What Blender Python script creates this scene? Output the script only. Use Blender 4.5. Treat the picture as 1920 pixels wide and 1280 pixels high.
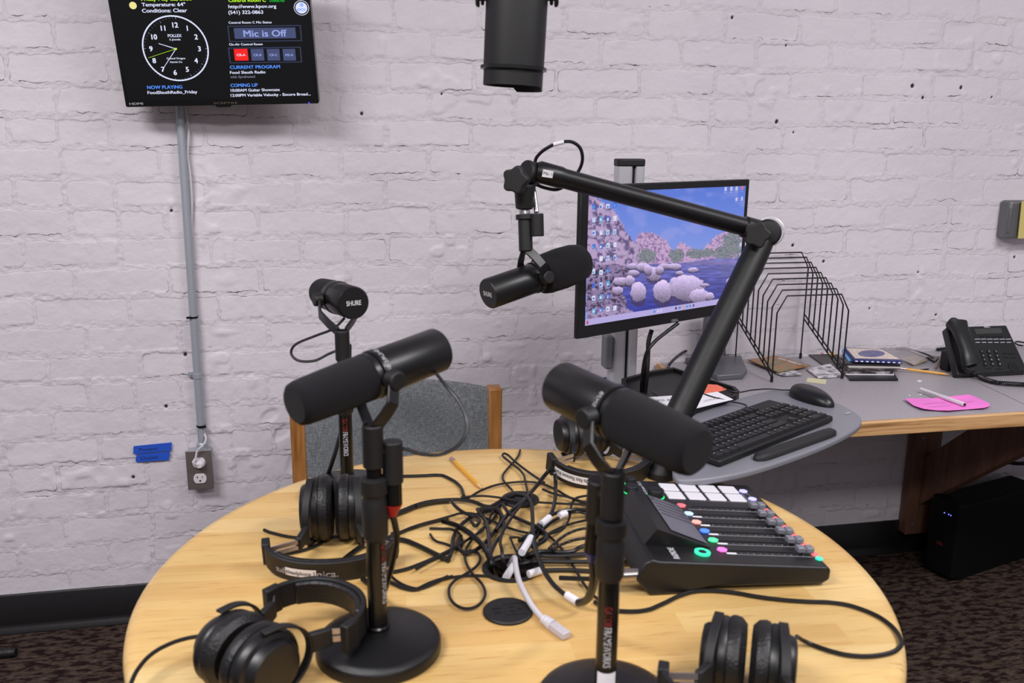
import bpy, math, random
import numpy as np
from math import sin, cos, pi, radians, sqrt, atan2
from mathutils import Vector, Matrix

for o in list(bpy.data.objects): bpy.data.objects.remove(o)
random.seed(7)
SC = bpy.context.scene
COL = SC.collection

# ------------------------------------------------------------------ camera, world, lights
FPX = 1651.0; PIT = radians(13.36); ROLL = radians(.53); YAW = radians(11.39)
CZ = 1.313; WALL = 2.34; TT = 0.683; DZ = 0.668
_fw = Vector((sin(YAW)*cos(PIT), cos(YAW)*cos(PIT), -sin(PIT)))
_r0 = Vector((cos(YAW), -sin(YAW), 0)); _u0 = _r0.cross(_fw)
_r = _r0*cos(ROLL)+_u0*sin(ROLL); _u = -_r0*sin(ROLL)+_u0*cos(ROLL)
CAM = Vector((0, 0, CZ))
cd = bpy.data.cameras.new('camera'); co = bpy.data.objects.new('camera', cd); COL.objects.link(co)
m = Matrix.Identity(4)
for i in range(3):
    m[i][0] = _r[i]; m[i][1] = _u[i]; m[i][2] = -_fw[i]; m[i][3] = CAM[i]
co.matrix_world = m
cd.sensor_width = 36; cd.lens = FPX/1920*36; cd.clip_start = .02
cd.dof.use_dof = True; cd.dof.focus_distance = 2.15; cd.dof.aperture_fstop = 6.5
SC.camera = co
SC.view_settings.view_transform = 'Standard'; SC.view_settings.look = 'None'
SC.view_settings.gamma = 1; SC.view_settings.use_curve_mapping = False
SC.view_settings.exposure = 0.0
w = bpy.data.worlds.new('world'); SC.world = w; w.use_nodes = True
w.node_tree.nodes['Background'].inputs[0].default_value = (.80, .78, .86, 1)
w.node_tree.nodes['Background'].inputs[1].default_value = .27
def area(name, loc, tgt, sx, sy, power, col):
    l = bpy.data.lights.new(name, 'AREA'); l.shape = 'RECTANGLE'; l.size = sx; l.size_y = sy
    l.energy = power; l.color = col
    o = bpy.data.objects.new(name, l); COL.objects.link(o); o.location = loc
    o.rotation_euler = (Vector(tgt)-Vector(loc)).to_track_quat('-Z', 'Y').to_euler()
area('ceiling_light', (-1.15, .35, 2.62), (-1.0, .6, 0), 1.2, .35, 55, (1, .968, .982))
area('ceiling_light', (1.75, .30, 2.62), (1.6, .6, 0), 1.2, .35, 46, (1, .968, .982))
area('ceiling_light', (.3, -1.0, 2.62), (.3, -.6, 0), 1.2, .35, 35, (1, .968, .982))

# ------------------------------------------------------------------ measuring helpers: a sight line of the photo meets a real plane
def ray(x, y): return _fw*FPX + _r*(x-960) - _u*(y-640)
def onz(x, y, z=TT):
    d = ray(x, y); return CAM + d*((z-CZ)/d.z)
def ony(x, y, Y=WALL):
    d = ray(x, y); return CAM + d*(Y/d.y)
def onx(x, y, X):
    d = ray(x, y); return CAM + d*(X/d.x)
def atd(x, y, dep): return CAM + ray(x, y)/FPX*dep
def pj(P):
    P = Vector(P)-CAM; z = P.dot(_fw); return (960+FPX*P.dot(_r)/z, 640-FPX*P.dot(_u)/z)
def vz(X, Y, py):
    lo, hi = -.5, 2.6
    for _ in range(50):
        mm = (lo+hi)/2
        if pj((X, Y, mm))[1] > py: lo = mm
        else: hi = mm
    return lo
def frame(O, x, z):
    x = Vector(x).normalized(); z = Vector(z); z = (z - x*z.dot(x)).normalized(); y = z.cross(x)
    M = Matrix.Identity(4)
    for i in range(3): M[i][0] = x[i]; M[i][1] = y[i]; M[i][2] = z[i]; M[i][3] = O[i]
    return M
def framez(O, z, x=(1, 0, 0)):
    z = Vector(z).normalized(); x = Vector(x); x = (x - z*x.dot(z)).normalized(); y = z.cross(x)
    M = Matrix.Identity(4)
    for i in range(3): M[i][0] = x[i]; M[i][1] = y[i]; M[i][2] = z[i]; M[i][3] = O[i]
    return M
class Pl:
    def __init__(s, O, ex, up):
        s.M = frame(O, ex, Vector(ex).cross(Vector(up))); s.O = Vector(O)
        s.ex = s.M.col[0].to_3d(); s.ey = s.M.col[1].to_3d(); s.n = s.M.col[2].to_3d()
    def hit(s, x, y):
        d = ray(x, y); t = (s.O-CAM).dot(s.n)/d.dot(s.n); P = CAM+d*t-s.O
        return (P.dot(s.ex), P.dot(s.ey))
    def pt(s, u, v, n=0): return s.O+s.ex*u+s.ey*v+s.n*n

# ------------------------------------------------------------------ materials
def srgb(c):
    return tuple((x/255/12.92 if x/255 <= .04045 else ((x/255+.055)/1.055)**2.4) for x in c)
MATS = {}
def mat(name, rgb, rough=.5, metal=0, spec=.5, coat=0, emit=0, alpha=1, trans=0, bump=None, sheen=0, lin=False):
    if name in MATS: return MATS[name]
    mm = bpy.data.materials.new(name); mm.use_nodes = True; MATS[name] = mm
    nt = mm.node_tree; b = nt.nodes['Principled BSDF']
    c = rgb if lin else srgb(rgb)
    b.inputs['Base Color'].default_value = (*c, 1); b.inputs['Roughness'].default_value = rough
    b.inputs['Metallic'].default_value = metal; b.inputs['Specular IOR Level'].default_value = spec
    b.inputs['Coat Weight'].default_value = coat
    if sheen: b.inputs['Sheen Weight'].default_value = sheen
    if trans: b.inputs['Transmission Weight'].default_value = trans
    b.inputs['Alpha'].default_value = alpha
    if emit:
        b.inputs['Emission Color'].default_value = (*c, 1); b.inputs['Emission Strength'].default_value = emit
    # slight tonal and surface variation, so no surface is perfectly flat
    tc = nt.nodes.new('ShaderNodeTexCoord'); nz = nt.nodes.new('ShaderNodeTexNoise')
    sc, st = bump if bump else (60, .02)
    nz.inputs['Scale'].default_value = sc; nz.inputs['Detail'].default_value = 4
    nt.links.new(tc.outputs['Object'], nz.inputs['Vector'])
    bp = nt.nodes.new('ShaderNodeBump'); bp.inputs['Strength'].default_value = st; bp.inputs['Distance'].default_value = .002
    nt.links.new(nz.outputs['Fac'], bp.inputs['Height']); nt.links.new(bp.outputs['Normal'], b.inputs['Normal'])
    if not emit:
        mr = nt.nodes.new('ShaderNodeMapRange'); mr.inputs['To Min'].default_value = max(0, rough-.05); mr.inputs['To Max'].default_value = min(1, rough+.06)
        nt.links.new(nz.outputs['Fac'], mr.inputs['Value']); nt.links.new(mr.outputs['Result'], b.inputs['Roughness'])
    return mm
def N(nt, t, **kw):
    n = nt.nodes.new(t)
    for k, v in kw.items():
        if k in n.inputs: n.inputs[k].default_value = v
        else: setattr(n, k, v)
    return n
def ramp(nt, stops):
    r = nt.nodes.new('ShaderNodeValToRGB'); e = r.color_ramp.elements
    while len(e) < len(stops): e.new(.5)
    for k, (p, c) in enumerate(stops): e[k].position = p; e[k].color = (*srgb(c), 1)
    return r
BLK = mat('black_metal_paint', (15, 14, 16), .38, bump=(900, .05))
BLKM = mat('black_matte_plastic', (16, 15, 17), .55, bump=(700, .08))
BLKG = mat('black_gloss_plastic', (10, 10, 11), .25)
FOAM = mat('black_foam', (27, 26, 29), .95, spec=.15, bump=(1400, .6), sheen=.05)
RUB = mat('black_rubber', (15, 15, 16), .6)
CABM = mat('black_cable_jacket', (16, 15, 18), .42)
CABG = mat('black_gloss_cable', (10, 10, 12), .25)
LEATH = mat('black_leatherette', (15, 14, 16), .42, bump=(300, .5))
CHROME = mat('chrome', (190, 188, 190), .22, 1)
ALU = mat('brushed_aluminium', (196, 194, 200), .4, .35, bump=(400, .1))
STEEL = mat('steel', (138, 130, 127), .36, .6)
GALV = mat('galvanised_steel', (170, 175, 184), .42, .3, bump=(150, .15))
WHITE = mat('white_plastic', (222, 218, 222), .4)
WPAPER = mat('white_paper', (232, 230, 236), .8)
WCAB = mat('white_cable_jacket', (205, 200, 206), .5)
RED = mat('red_plastic', (168, 28, 24), .4)
BLUEP = mat('blue_plastic', (22, 44, 110), .4)
REDINK = mat('red_print', (120, 20, 24), .5)
GREYINK = mat('pale_print', (185, 184, 190), .5)
DARKINK = mat('dark_ink', (30, 28, 40), .7)
GREYP = mat('grey_plastic', (122, 124, 132), .42)
GREYD = mat('grey_satin_metal', (105, 106, 112), .38, .3)
SILV = mat('silver_print', (175, 172, 178), .4)

def wood_table():
    mm = bpy.data.materials.new('rubberwood_staves'); mm.use_nodes = True; nt = mm.node_tree; b = nt.nodes['Principled BSDF']; L = nt.links.new
    tc = N(nt, 'ShaderNodeTexCoord')
    mp = N(nt, 'ShaderNodeMapping'); mp.inputs['Rotation'].default_value = (0, 0, radians(4)); L(tc.outputs['Object'], mp.inputs['Vector'])
    br = N(nt, 'ShaderNodeTexBrick'); br.offset = .43; br.offset_frequency = 2; br.squash = 1
    for k, v in (('Scale', 1), ('Mortar Size', .0003), ('Brick Width', .36), ('Row Height', .052), ('Bias', 0)): br.inputs[k].default_value = v
    br.inputs['Color1'].default_value = (0, 0, 0, 1); br.inputs['Color2'].default_value = (1, 1, 1, 1); br.inputs['Mortar'].default_value = (.45, .45, .45, 1)
    L(mp.outputs['Vector'], br.inputs['Vector'])
    mg = N(nt, 'ShaderNodeMapping'); mg.inputs['Scale'].default_value = (2.2, 26, 8); L(mp.outputs['Vector'], mg.inputs['Vector'])
    ad = N(nt, 'ShaderNodeVectorMath', operation='ADD'); L(mg.outputs['Vector'], ad.inputs[0])
    sc = N(nt, 'ShaderNodeVectorMath', operation='SCALE'); sc.inputs['Scale'].default_value = 7; L(br.outputs['Color'], sc.inputs[0]); L(sc.outputs['Vector'], ad.inputs[1])
    n1 = N(nt, 'ShaderNodeTexNoise', Scale=1.0, Detail=6, Roughness=.6, Distortion=.6); L(ad.outputs['Vector'], n1.inputs['Vector'])
    mg2 = N(nt, 'ShaderNodeMapping'); mg2.inputs['Scale'].default_value = (14, 260, 60); L(mp.outputs['Vector'], mg2.inputs['Vector'])
    n2 = N(nt, 'ShaderNodeTexNoise', Scale=1.0, Detail=3, Roughness=.6); L(mg2.outputs['Vector'], n2.inputs['Vector'])
    r1 = ramp(nt, [(.25, (190, 146, 84)), (.5, (210, 172, 108)), (.75, (224, 196, 138))]); L(n1.outputs['Fac'], r1.inputs['Fac'])
    r2 = ramp(nt, [(0, (198, 156, 92)), (.5, (212, 176, 112)), (1, (225, 199, 144))]); L(br.outputs['Color'], r2.inputs['Fac'])
    mx = N(nt, 'ShaderNodeMixRGB', blend_type='MIX'); mx.inputs['Fac'].default_value = .45; L(r1.outputs['Color'], mx.inputs['Color1']); L(r2.outputs['Color'], mx.inputs['Color2'])
    r3 = ramp(nt, [(.28, (196, 150, 96)), (.42, (255, 255, 255)), (1, (255, 255, 255))]); L(n2.outputs['Fac'], r3.inputs['Fac'])
    m2 = N(nt, 'ShaderNodeMixRGB', blend_type='MULTIPLY'); m2.inputs['Fac'].default_value = .7; L(mx.outputs['Color'], m2.inputs['Color1']); L(r3.outputs['Color'], m2.inputs['Color2'])
    L(m2.outputs['Color'], b.inputs['Base Color']); b.inputs['Roughness'].default_value = .36; b.inputs['Specular IOR Level'].default_value = .4
    bp = N(nt, 'ShaderNodeBump', Strength=.06, Distance=.001); L(n2.outputs['Fac'], bp.inputs['Height']); L(bp.outputs['Normal'], b.inputs['Normal'])
    return mm
def wood(name, c1, c2, c3, scale=(3, 60, 60), rough=.45):
    mm = bpy.data.materials.new(name); mm.use_nodes = True; nt = mm.node_tree; b = nt.nodes['Principled BSDF']; L = nt.links.new
    tc = N(nt, 'ShaderNodeTexCoord'); mp = N(nt, 'ShaderNodeMapping'); mp.inputs['Scale'].default_value = scale; L(tc.outputs['Object'], mp.inputs['Vector'])
    n1 = N(nt, 'ShaderNodeTexNoise', Scale=1.0, Detail=7, Roughness=.65, Distortion=1.2); L(mp.outputs['Vector'], n1.inputs['Vector'])
    r = ramp(nt, [(.3, c1), (.5, c2), (.7, c3)]); L(n1.outputs['Fac'], r.inputs['Fac']); L(r.outputs['Color'], b.inputs['Base Color'])
    b.inputs['Roughness'].default_value = rough
    bp = N(nt, 'ShaderNodeBump', Strength=.15, Distance=.001); L(n1.outputs['Fac'], bp.inputs['Height']); L(bp.outputs['Normal'], b.inputs['Normal'])
    return mm
TABLEW = wood_table()
OAKE = wood('oak_desk_edge', (132, 90, 54), (196, 150, 100), (222, 182, 134), (3, 40, 60))
OAKC = wood('oak_chair_frame', (120, 74, 32), (158, 104, 52), (182, 128, 70), (40, 40, 4))
BRACKW = wood('stained_bracket_wood', (88, 58, 44), (110, 76, 58), (126, 90, 68), (30, 30, 4), .6)
def fabric():
    mm = bpy.data.materials.new('grey_blue_woven_fabric'); mm.use_nodes = True; nt = mm.node_tree; b = nt.nodes['Principled BSDF']; L = nt.links.new
    tc = N(nt, 'ShaderNodeTexCoord'); out = []
    for s in ((90, 90, 900), (900, 90, 90)):
        mp = N(nt, 'ShaderNodeMapping'); mp.inputs['Scale'].default_value = s; L(tc.outputs['Object'], mp.inputs['Vector'])
        n = N(nt, 'ShaderNodeTexNoise', Scale=1.0, Detail=2); L(mp.outputs['Vector'], n.inputs['Vector']); out.append(n)
    ml = N(nt, 'ShaderNodeMath', operation='ADD'); L(out[0].outputs['Fac'], ml.inputs[0]); L(out[1].outputs['Fac'], ml.inputs[1])
    mh = N(nt, 'ShaderNodeMath', operation='MULTIPLY'); mh.inputs[1].default_value = .5; L(ml.outputs[0], mh.inputs[0])
    r = ramp(nt, [(.36, (84, 89, 95)), (.5, (114, 119, 123)), (.64, (148, 148, 147))]); L(mh.outputs[0], r.inputs['Fac']); L(r.outputs['Color'], b.inputs['Base Color'])
    b.inputs['Roughness'].default_value = .95
    bp = N(nt, 'ShaderNodeBump', Strength=.4, Distance=.001); L(mh.outputs[0], bp.inputs['Height']); L(bp.outputs['Normal'], b.inputs['Normal'])
    return mm
FABRIC = fabric()
def laminate():
    mm = bpy.data.materials.new('grey_speckled_laminate'); mm.use_nodes = True; nt = mm.node_tree; b = nt.nodes['Principled BSDF']; L = nt.links.new
    tc = N(nt, 'ShaderNodeTexCoord'); n = N(nt, 'ShaderNodeTexNoise', Scale=700, Detail=2); L(tc.outputs['Object'], n.inputs['Vector'])
    r = ramp(nt, [(.35, (148, 143, 149)), (.6, (168, 162, 168)), (.8, (180, 174, 178))]); L(n.outputs['Fac'], r.inputs['Fac']); L(r.outputs['Color'], b.inputs['Base Color'])
    b.inputs['Roughness'].default_value = .42; return mm
LAMI = laminate()
def carpet():
    mm = bpy.data.materials.new('brown_patterned_carpet'); mm.use_nodes = True; nt = mm.node_tree; b = nt.nodes['Principled BSDF']; L = nt.links.new
    tc = N(nt, 'ShaderNodeTexCoord')
    mp = N(nt, 'ShaderNodeMapping'); mp.inputs['Scale'].default_value = (26, 66, 1); mp.inputs['Rotation'].default_value = (0, 0, radians(0)); L(tc.outputs['Object'], mp.inputs['Vector'])
    n1 = N(nt, 'ShaderNodeTexNoise', Scale=1.0, Detail=3, Roughness=.55); L(mp.outputs['Vector'], n1.inputs['Vector'])
    mp2 = N(nt, 'ShaderNodeMapping'); mp2.inputs['Scale'].default_value = (60, 420, 1); L(tc.outputs['Object'], mp2.inputs['Vector'])
    n2 = N(nt, 'ShaderNodeTexNoise', Scale=1.0, Detail=3); L(mp2.outputs['Vector'], n2.inputs['Vector'])
    r = ramp(nt, [(.42, (42, 27, 28)), (.54, (84, 70, 62)), (1, (100, 84, 74))]); L(n1.outputs['Fac'], r.inputs['Fac'])
    r2 = ramp(nt, [(.35, (110, 100, 96)), (.6, (255, 255, 255)), (1, (255, 255, 255))]); L(n2.outputs['Fac'], r2.inputs['Fac'])
    mx = N(nt, 'ShaderNodeMixRGB', blend_type='MULTIPLY'); mx.inputs['Fac'].default_value = .8; L(r.outputs['Color'], mx.inputs['Color1']); L(r2.outputs['Color'], mx.inputs['Color2'])
    L(mx.outputs['Color'], b.inputs['Base Color']); b.inputs['Roughness'].default_value = 1; b.inputs['Specular IOR Level'].default_value = .1
    bp = N(nt, 'ShaderNodeBump', Strength=.8, Distance=.003); L(n2.outputs['Fac'], bp.inputs['Height']); L(bp.outputs['Normal'], b.inputs['Normal'])
    return mm
CARPET = carpet()
def paint_brick():
    mm = bpy.data.materials.new('white_painted_brick'); mm.use_nodes = True; nt = mm.node_tree; b = nt.nodes['Principled BSDF']; L = nt.links.new
    tc = N(nt, 'ShaderNodeTexCoord')
    fine = N(nt, 'ShaderNodeTexNoise', Scale=230, Detail=5, Roughness=.62); L(tc.outputs['Object'], fine.inputs['Vector'])
    mid = N(nt, 'ShaderNodeTexNoise', Scale=55, Detail=4); L(tc.outputs['Object'], mid.inputs['Vector'])
    big = N(nt, 'ShaderNodeTexNoise', Scale=2.4, Detail=3); L(tc.outputs['Object'], big.inputs['Vector'])
    base = ramp(nt, [(.3, (214, 207, 214)), (.7, (223, 216, 222))]); L(big.outputs['Fac'], base.inputs['Fac'])
    at = N(nt, 'ShaderNodeAttribute', attribute_name='edge'); st = N(nt, 'ShaderNodeAttribute', attribute_name='crack_shadow'); ho = N(nt, 'ShaderNodeAttribute', attribute_name='hole')
    wob = N(nt, 'ShaderNodeMath', operation='MULTIPLY_ADD'); wob.inputs[1].default_value = .0042; wob.inputs[2].default_value = -.0021; L(fine.outputs['Fac'], wob.inputs[0])
    ad = N(nt, 'ShaderNodeMath', operation='ADD'); L(at.outputs['Fac'], ad.inputs[0]); L(wob.outputs[0], ad.inputs[1])
    ab = N(nt, 'ShaderNodeMath', operation='ABSOLUTE'); L(ad.outputs[0], ab.inputs[0])
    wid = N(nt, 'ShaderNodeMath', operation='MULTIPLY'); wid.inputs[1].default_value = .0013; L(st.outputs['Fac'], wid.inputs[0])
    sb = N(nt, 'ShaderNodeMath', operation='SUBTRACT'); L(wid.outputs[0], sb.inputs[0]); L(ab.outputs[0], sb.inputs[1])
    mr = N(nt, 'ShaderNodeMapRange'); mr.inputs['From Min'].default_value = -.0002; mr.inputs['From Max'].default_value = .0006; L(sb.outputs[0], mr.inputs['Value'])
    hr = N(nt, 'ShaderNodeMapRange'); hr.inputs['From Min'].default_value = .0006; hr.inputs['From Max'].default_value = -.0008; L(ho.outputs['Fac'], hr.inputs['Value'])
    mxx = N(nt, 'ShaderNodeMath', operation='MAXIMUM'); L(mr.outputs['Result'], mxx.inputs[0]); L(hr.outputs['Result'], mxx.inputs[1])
    mx = N(nt, 'ShaderNodeMixRGB'); L(mxx.outputs[0], mx.inputs['Fac']); L(base.outputs['Color'], mx.inputs['Color1']); mx.inputs['Color2'].default_value = (*srgb((62, 52, 56)), 1)  # cracks with their painted shadow lines, and the holes, darken the wall colour
    L(mx.outputs['Color'], b.inputs['Base Color']); b.inputs['Roughness'].default_value = .62; b.inputs['Specular IOR Level'].default_value = .3
    b1 = N(nt, 'ShaderNodeBump', Strength=.45, Distance=.0014); L(fine.outputs['Fac'], b1.inputs['Height'])
    b2 = N(nt, 'ShaderNodeBump', Strength=.25, Distance=.003); L(mid.outputs['Fac'], b2.inputs['Height']); L(b1.outputs['Normal'], b2.inputs['Normal'])
    rough = N(nt, 'ShaderNodeTexNoise', Scale=120, Detail=6, Roughness=.7, Distortion=.8); L(tc.outputs['Object'], rough.inputs['Vector'])
    mm_ = N(nt, 'ShaderNodeMapRange'); mm_.inputs['From Min'].default_value = -.002; mm_.inputs['From Max'].default_value = .002; L(at.outputs['Fac'], mm_.inputs['Value'])
    rm_ = N(nt, 'ShaderNodeMath', operation='MULTIPLY'); L(rough.outputs['Fac'], rm_.inputs[0]); L(mm_.outputs['Result'], rm_.inputs[1])
    b4 = N(nt, 'ShaderNodeBump', Strength=.55, Distance=.004); L(rm_.outputs[0], b4.inputs['Height']); L(b2.outputs['Normal'], b4.inputs['Normal']); b2 = b4
    b3 = N(nt, 'ShaderNodeBump', Strength=.6, Distance=.002, invert=True); L(mxx.outputs[0], b3.inputs['Height']); L(b2.outputs['Normal'], b3.inputs['Normal'])
    L(b3.outputs['Normal'], b.inputs['Normal'])
    return mm

# ------------------------------------------------------------------ mesh builder
def tagp(o, label=None, cat=None, group=None, kind=None):
    if label: o['label'] = label
    if cat: o['category'] = cat
    if group: o['group'] = group
    if kind: o['kind'] = kind
    return o
def thing(name, label, cat, loc, group=None):
    o = bpy.data.objects.new(name, None); COL.objects.link(o); o.location = loc; o.empty_display_size = .02
    return tagp(o, label, cat, group)
class MB:
    def __init__(s): s.v = []; s.f = []; s.mi = []
    def add(s, vs, fs, mi=0, M=None):
        n = len(s.v)
        s.v += [tuple(M @ Vector(p)) if M is not None else tuple(p) for p in vs]
        s.f += [tuple(i+n for i in f) for f in fs]; s.mi += [mi]*len(fs); return s
    def box(s, a, b, M=None, mi=0):
        x0, y0, z0 = a; x1, y1, z1 = b
        vs = [(x0,y0,z0),(x1,y0,z0),(x1,y1,z0),(x0,y1,z0),(x0,y0,z1),(x1,y0,z1),(x1,y1,z1),(x0,y1,z1)]
        return s.add(vs, [(0,3,2,1),(4,5,6,7),(0,1,5,4),(1,2,6,5),(2,3,7,6),(3,0,4,7)], mi, M)
    def prism(s, poly, z0, z1, M=None, mi=0):
        n = len(poly)
        vs = [(p[0], p[1], z0) for p in poly]+[(p[0], p[1], z1) for p in poly]
        fs = [tuple(reversed(range(n))), tuple(range(n, 2*n))]+[(i, (i+1) % n, n+(i+1) % n, n+i) for i in range(n)]
        return s.add(vs, fs, mi, M)
    def lathe(s, prof, M=None, n=32, mi=0, cap=True, sx=1, sy=1):
        vs = []; fs = []
        for (r, z) in prof:
            for k in range(n):
                a = 2*pi*k/n; vs.append((r*cos(a)*sx, r*sin(a)*sy, z))
        for j in range(len(prof)-1):
            for k in range(n):
                a = j*n+k; b = j*n+(k+1) % n; fs.append((a, b, b+n, a+n))
        if cap:
            fs.append(tuple(reversed(range(n)))); fs.append(tuple(range((len(prof)-1)*n, len(prof)*n)))
        return s.add(vs, fs, mi, M)
    def cyl(s, p0, p1, r0, r1=None, n=24, mi=0):
        p0 = Vector(p0); p1 = Vector(p1); d = p1-p0
        M = framez(p0, d, (1, 0, 0) if abs(d.normalized().x) < .9 else (0, 1, 0))
        return s.lathe([(r0, 0), (r0 if r1 is None else r1, d.length)], M, n, mi)
    def tube(s, pts, r, n=8, mi=0, smooth=True, closed=False, seg=6):
        P = [Vector(p) for p in pts]
        if smooth and len(P) > 2: P = catmull(P, seg, closed)
        m_ = len(P); vs = []; fs = []
        T = [(P[min(i+1, m_-1)]-P[max(i-1, 0)]) if not closed else (P[(i+1) % m_]-P[i-1]) for i in range(m_)]
        T = [t.normalized() if t.length > 1e-9 else Vector((0, 0, 1)) for t in T]
        up = Vector((0, 0, 1)) if abs(T[0].z) < .9 else Vector((1, 0, 0))
        X = (up - T[0]*up.dot(T[0])).normalized()
        for i in range(m_):
            X = (X - T[i]*X.dot(T[i])).normalized(); Y = T[i].cross(X)
            rr = r[min(i*len(r)//m_, len(r)-1)] if isinstance(r, (list, tuple)) else r
            for k in range(n):
                a = 2*pi*k/n; vs.append(P[i]+X*rr*cos(a)+Y*rr*sin(a))
        for i in range(m_-1+(1 if closed else 0)):
            for k in range(n):
                a = i*n+k; b = i*n+(k+1) % n; j = ((i+1) % m_)*n
                fs.append((a, b, j+(k+1) % n, j+k))
        if not closed: fs += [tuple(reversed(range(n))), tuple(range((m_-1)*n, m_*n))]
        return s.add(vs, fs, mi)
    def strip(s, pts, nrm, wid, th, mi=0, seg=6, smooth=True):
        """flat bar along pts; wid measured along the vector nrm, th across it"""
        P = [Vector(p) for p in pts]; P = catmull(P, seg) if smooth and len(P) > 2 else P
        vs = []; fs = []; m_ = len(P)
        W = Vector(nrm).normalized()
        for i in range(m_):
            t = (P[min(i+1, m_-1)]-P[max(i-1, 0)]).normalized(); w_ = (W-t*W.dot(t)).normalized(); q = t.cross(w_)
            ww = wid(i/(m_-1)) if callable(wid) else wid
            for a, b in ((-.5, -.5), (.5, -.5), (.5, .5), (-.5, .5)): vs.append(P[i]+w_*ww*a+q*th*b)
        for i in range(m_-1):
            for k in range(4): fs.append((i*4+k, i*4+(k+1) % 4, i*4+4+(k+1) % 4, i*4+4+k))
        fs += [(3, 2, 1, 0), tuple(range((m_-1)*4, m_*4))]
        return s.add(vs, fs, mi)
    def text(s, body, M, u0, v0, u1, h, mi=0, bold=.012, align=None, depth=.0003):
        """lettering fitted between u0 and u1 on baseline v0, capital height h; lies on the frame's xy plane"""
        c = bpy.data.curves.new('t', 'FONT'); c.body = body; c.size = 1; c.resolution_u = 3
        o = bpy.data.objects.new('t', c); me = bpy.data.meshes.new_from_object(o)
        if len(me.vertices) == 0: return s
        xs = [v.co.x for v in me.vertices]; x0, x1 = min(xs), max(xs)
        sy = h/.72
        sx = sy if u1 is None else (u1-u0)/(x1-x0)
        if align == 'c': u0 = u0-(x1-x0)*sx/2
        # strokes are thickened by stacking slightly shifted copies
        for n_, (ox_, oy_) in enumerate([(0, 0)] if bold < .005 else [(-bold, -bold*.6), (bold, -bold*.6), (-bold, bold*.6), (bold, bold*.6)]):
            vs = [(u0+(v.co.x-x0+ox_)*sx, v0+(v.co.y+oy_)*sy, depth+.00003*n_) for v in me.vertices]
            s.add(vs, [tuple(p.vertices) for p in me.polygons], mi, M)
        bpy.data.objects.remove(o); bpy.data.curves.remove(c); bpy.data.meshes.remove(me); return s
    def build(s, name, mats, parent=None, smooth=35, bevel=0, seg=2, label=None, kind=None, sub=0):
        me = bpy.data.meshes.new(name); me.from_pydata(s.v, [], s.f)
        mats = mats if isinstance(mats, (list, tuple)) else [mats]
        for q in mats: me.materials.append(q)
        me.polygons.foreach_set('material_index', s.mi)
        me.validate(); me.update()
        if smooth:
            me.polygons.foreach_set('use_smooth', [True]*len(me.polygons)); me.set_sharp_from_angle(angle=radians(smooth))
        o = bpy.data.objects.new(name, me); COL.objects.link(o)
        if parent is not None:
            o.parent = parent; o.matrix_parent_inverse = Matrix.Translation(parent.location).inverted() if parent.type == 'EMPTY' else Matrix.Identity(4)
        if bevel:
            b = o.modifiers.new('bevel', 'BEVEL'); b.width = bevel; b.segments = seg; b.limit_method = 'ANGLE'; b.angle_limit = radians(40)
        if sub:
            b = o.modifiers.new('sub', 'SUBSURF'); b.levels = sub; b.render_levels = sub
        if label: o['label'] = label
        if kind: o['kind'] = kind
        return o
def catmull(P, seg=6, closed=False):
    out = []; n = len(P)
    rng = range(n if closed else n-1)
    for i in rng:
        p0 = P[(i-1) % n] if closed else P[max(i-1, 0)]; p1 = P[i]; p2 = P[(i+1) % n]; p3 = P[(i+2) % n] if closed else P[min(i+2, n-1)]
        for k in range(seg):
            t = k/seg
            out.append(.5*((2*p1)+(p2-p0)*t+(2*p0-5*p1+4*p2-p3)*t*t+(3*p1-p0-3*p2+p3)*t*t*t))
    if not closed: out.append(P[-1])
    return out
def rrect(x0, y0, x1, y1, r, n=5):
    pts = []
    for cx, cy, a in ((x1-r, y0+r, -90), (x1-r, y1-r, 0), (x0+r, y1-r, 90), (x0+r, y0+r, 180)):
        for k in range(n+1): t = radians(a+90*k/n); pts.append((cx+r*cos(t), cy+r*sin(t)))
    return pts
I4 = Matrix.Identity(4)

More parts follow.
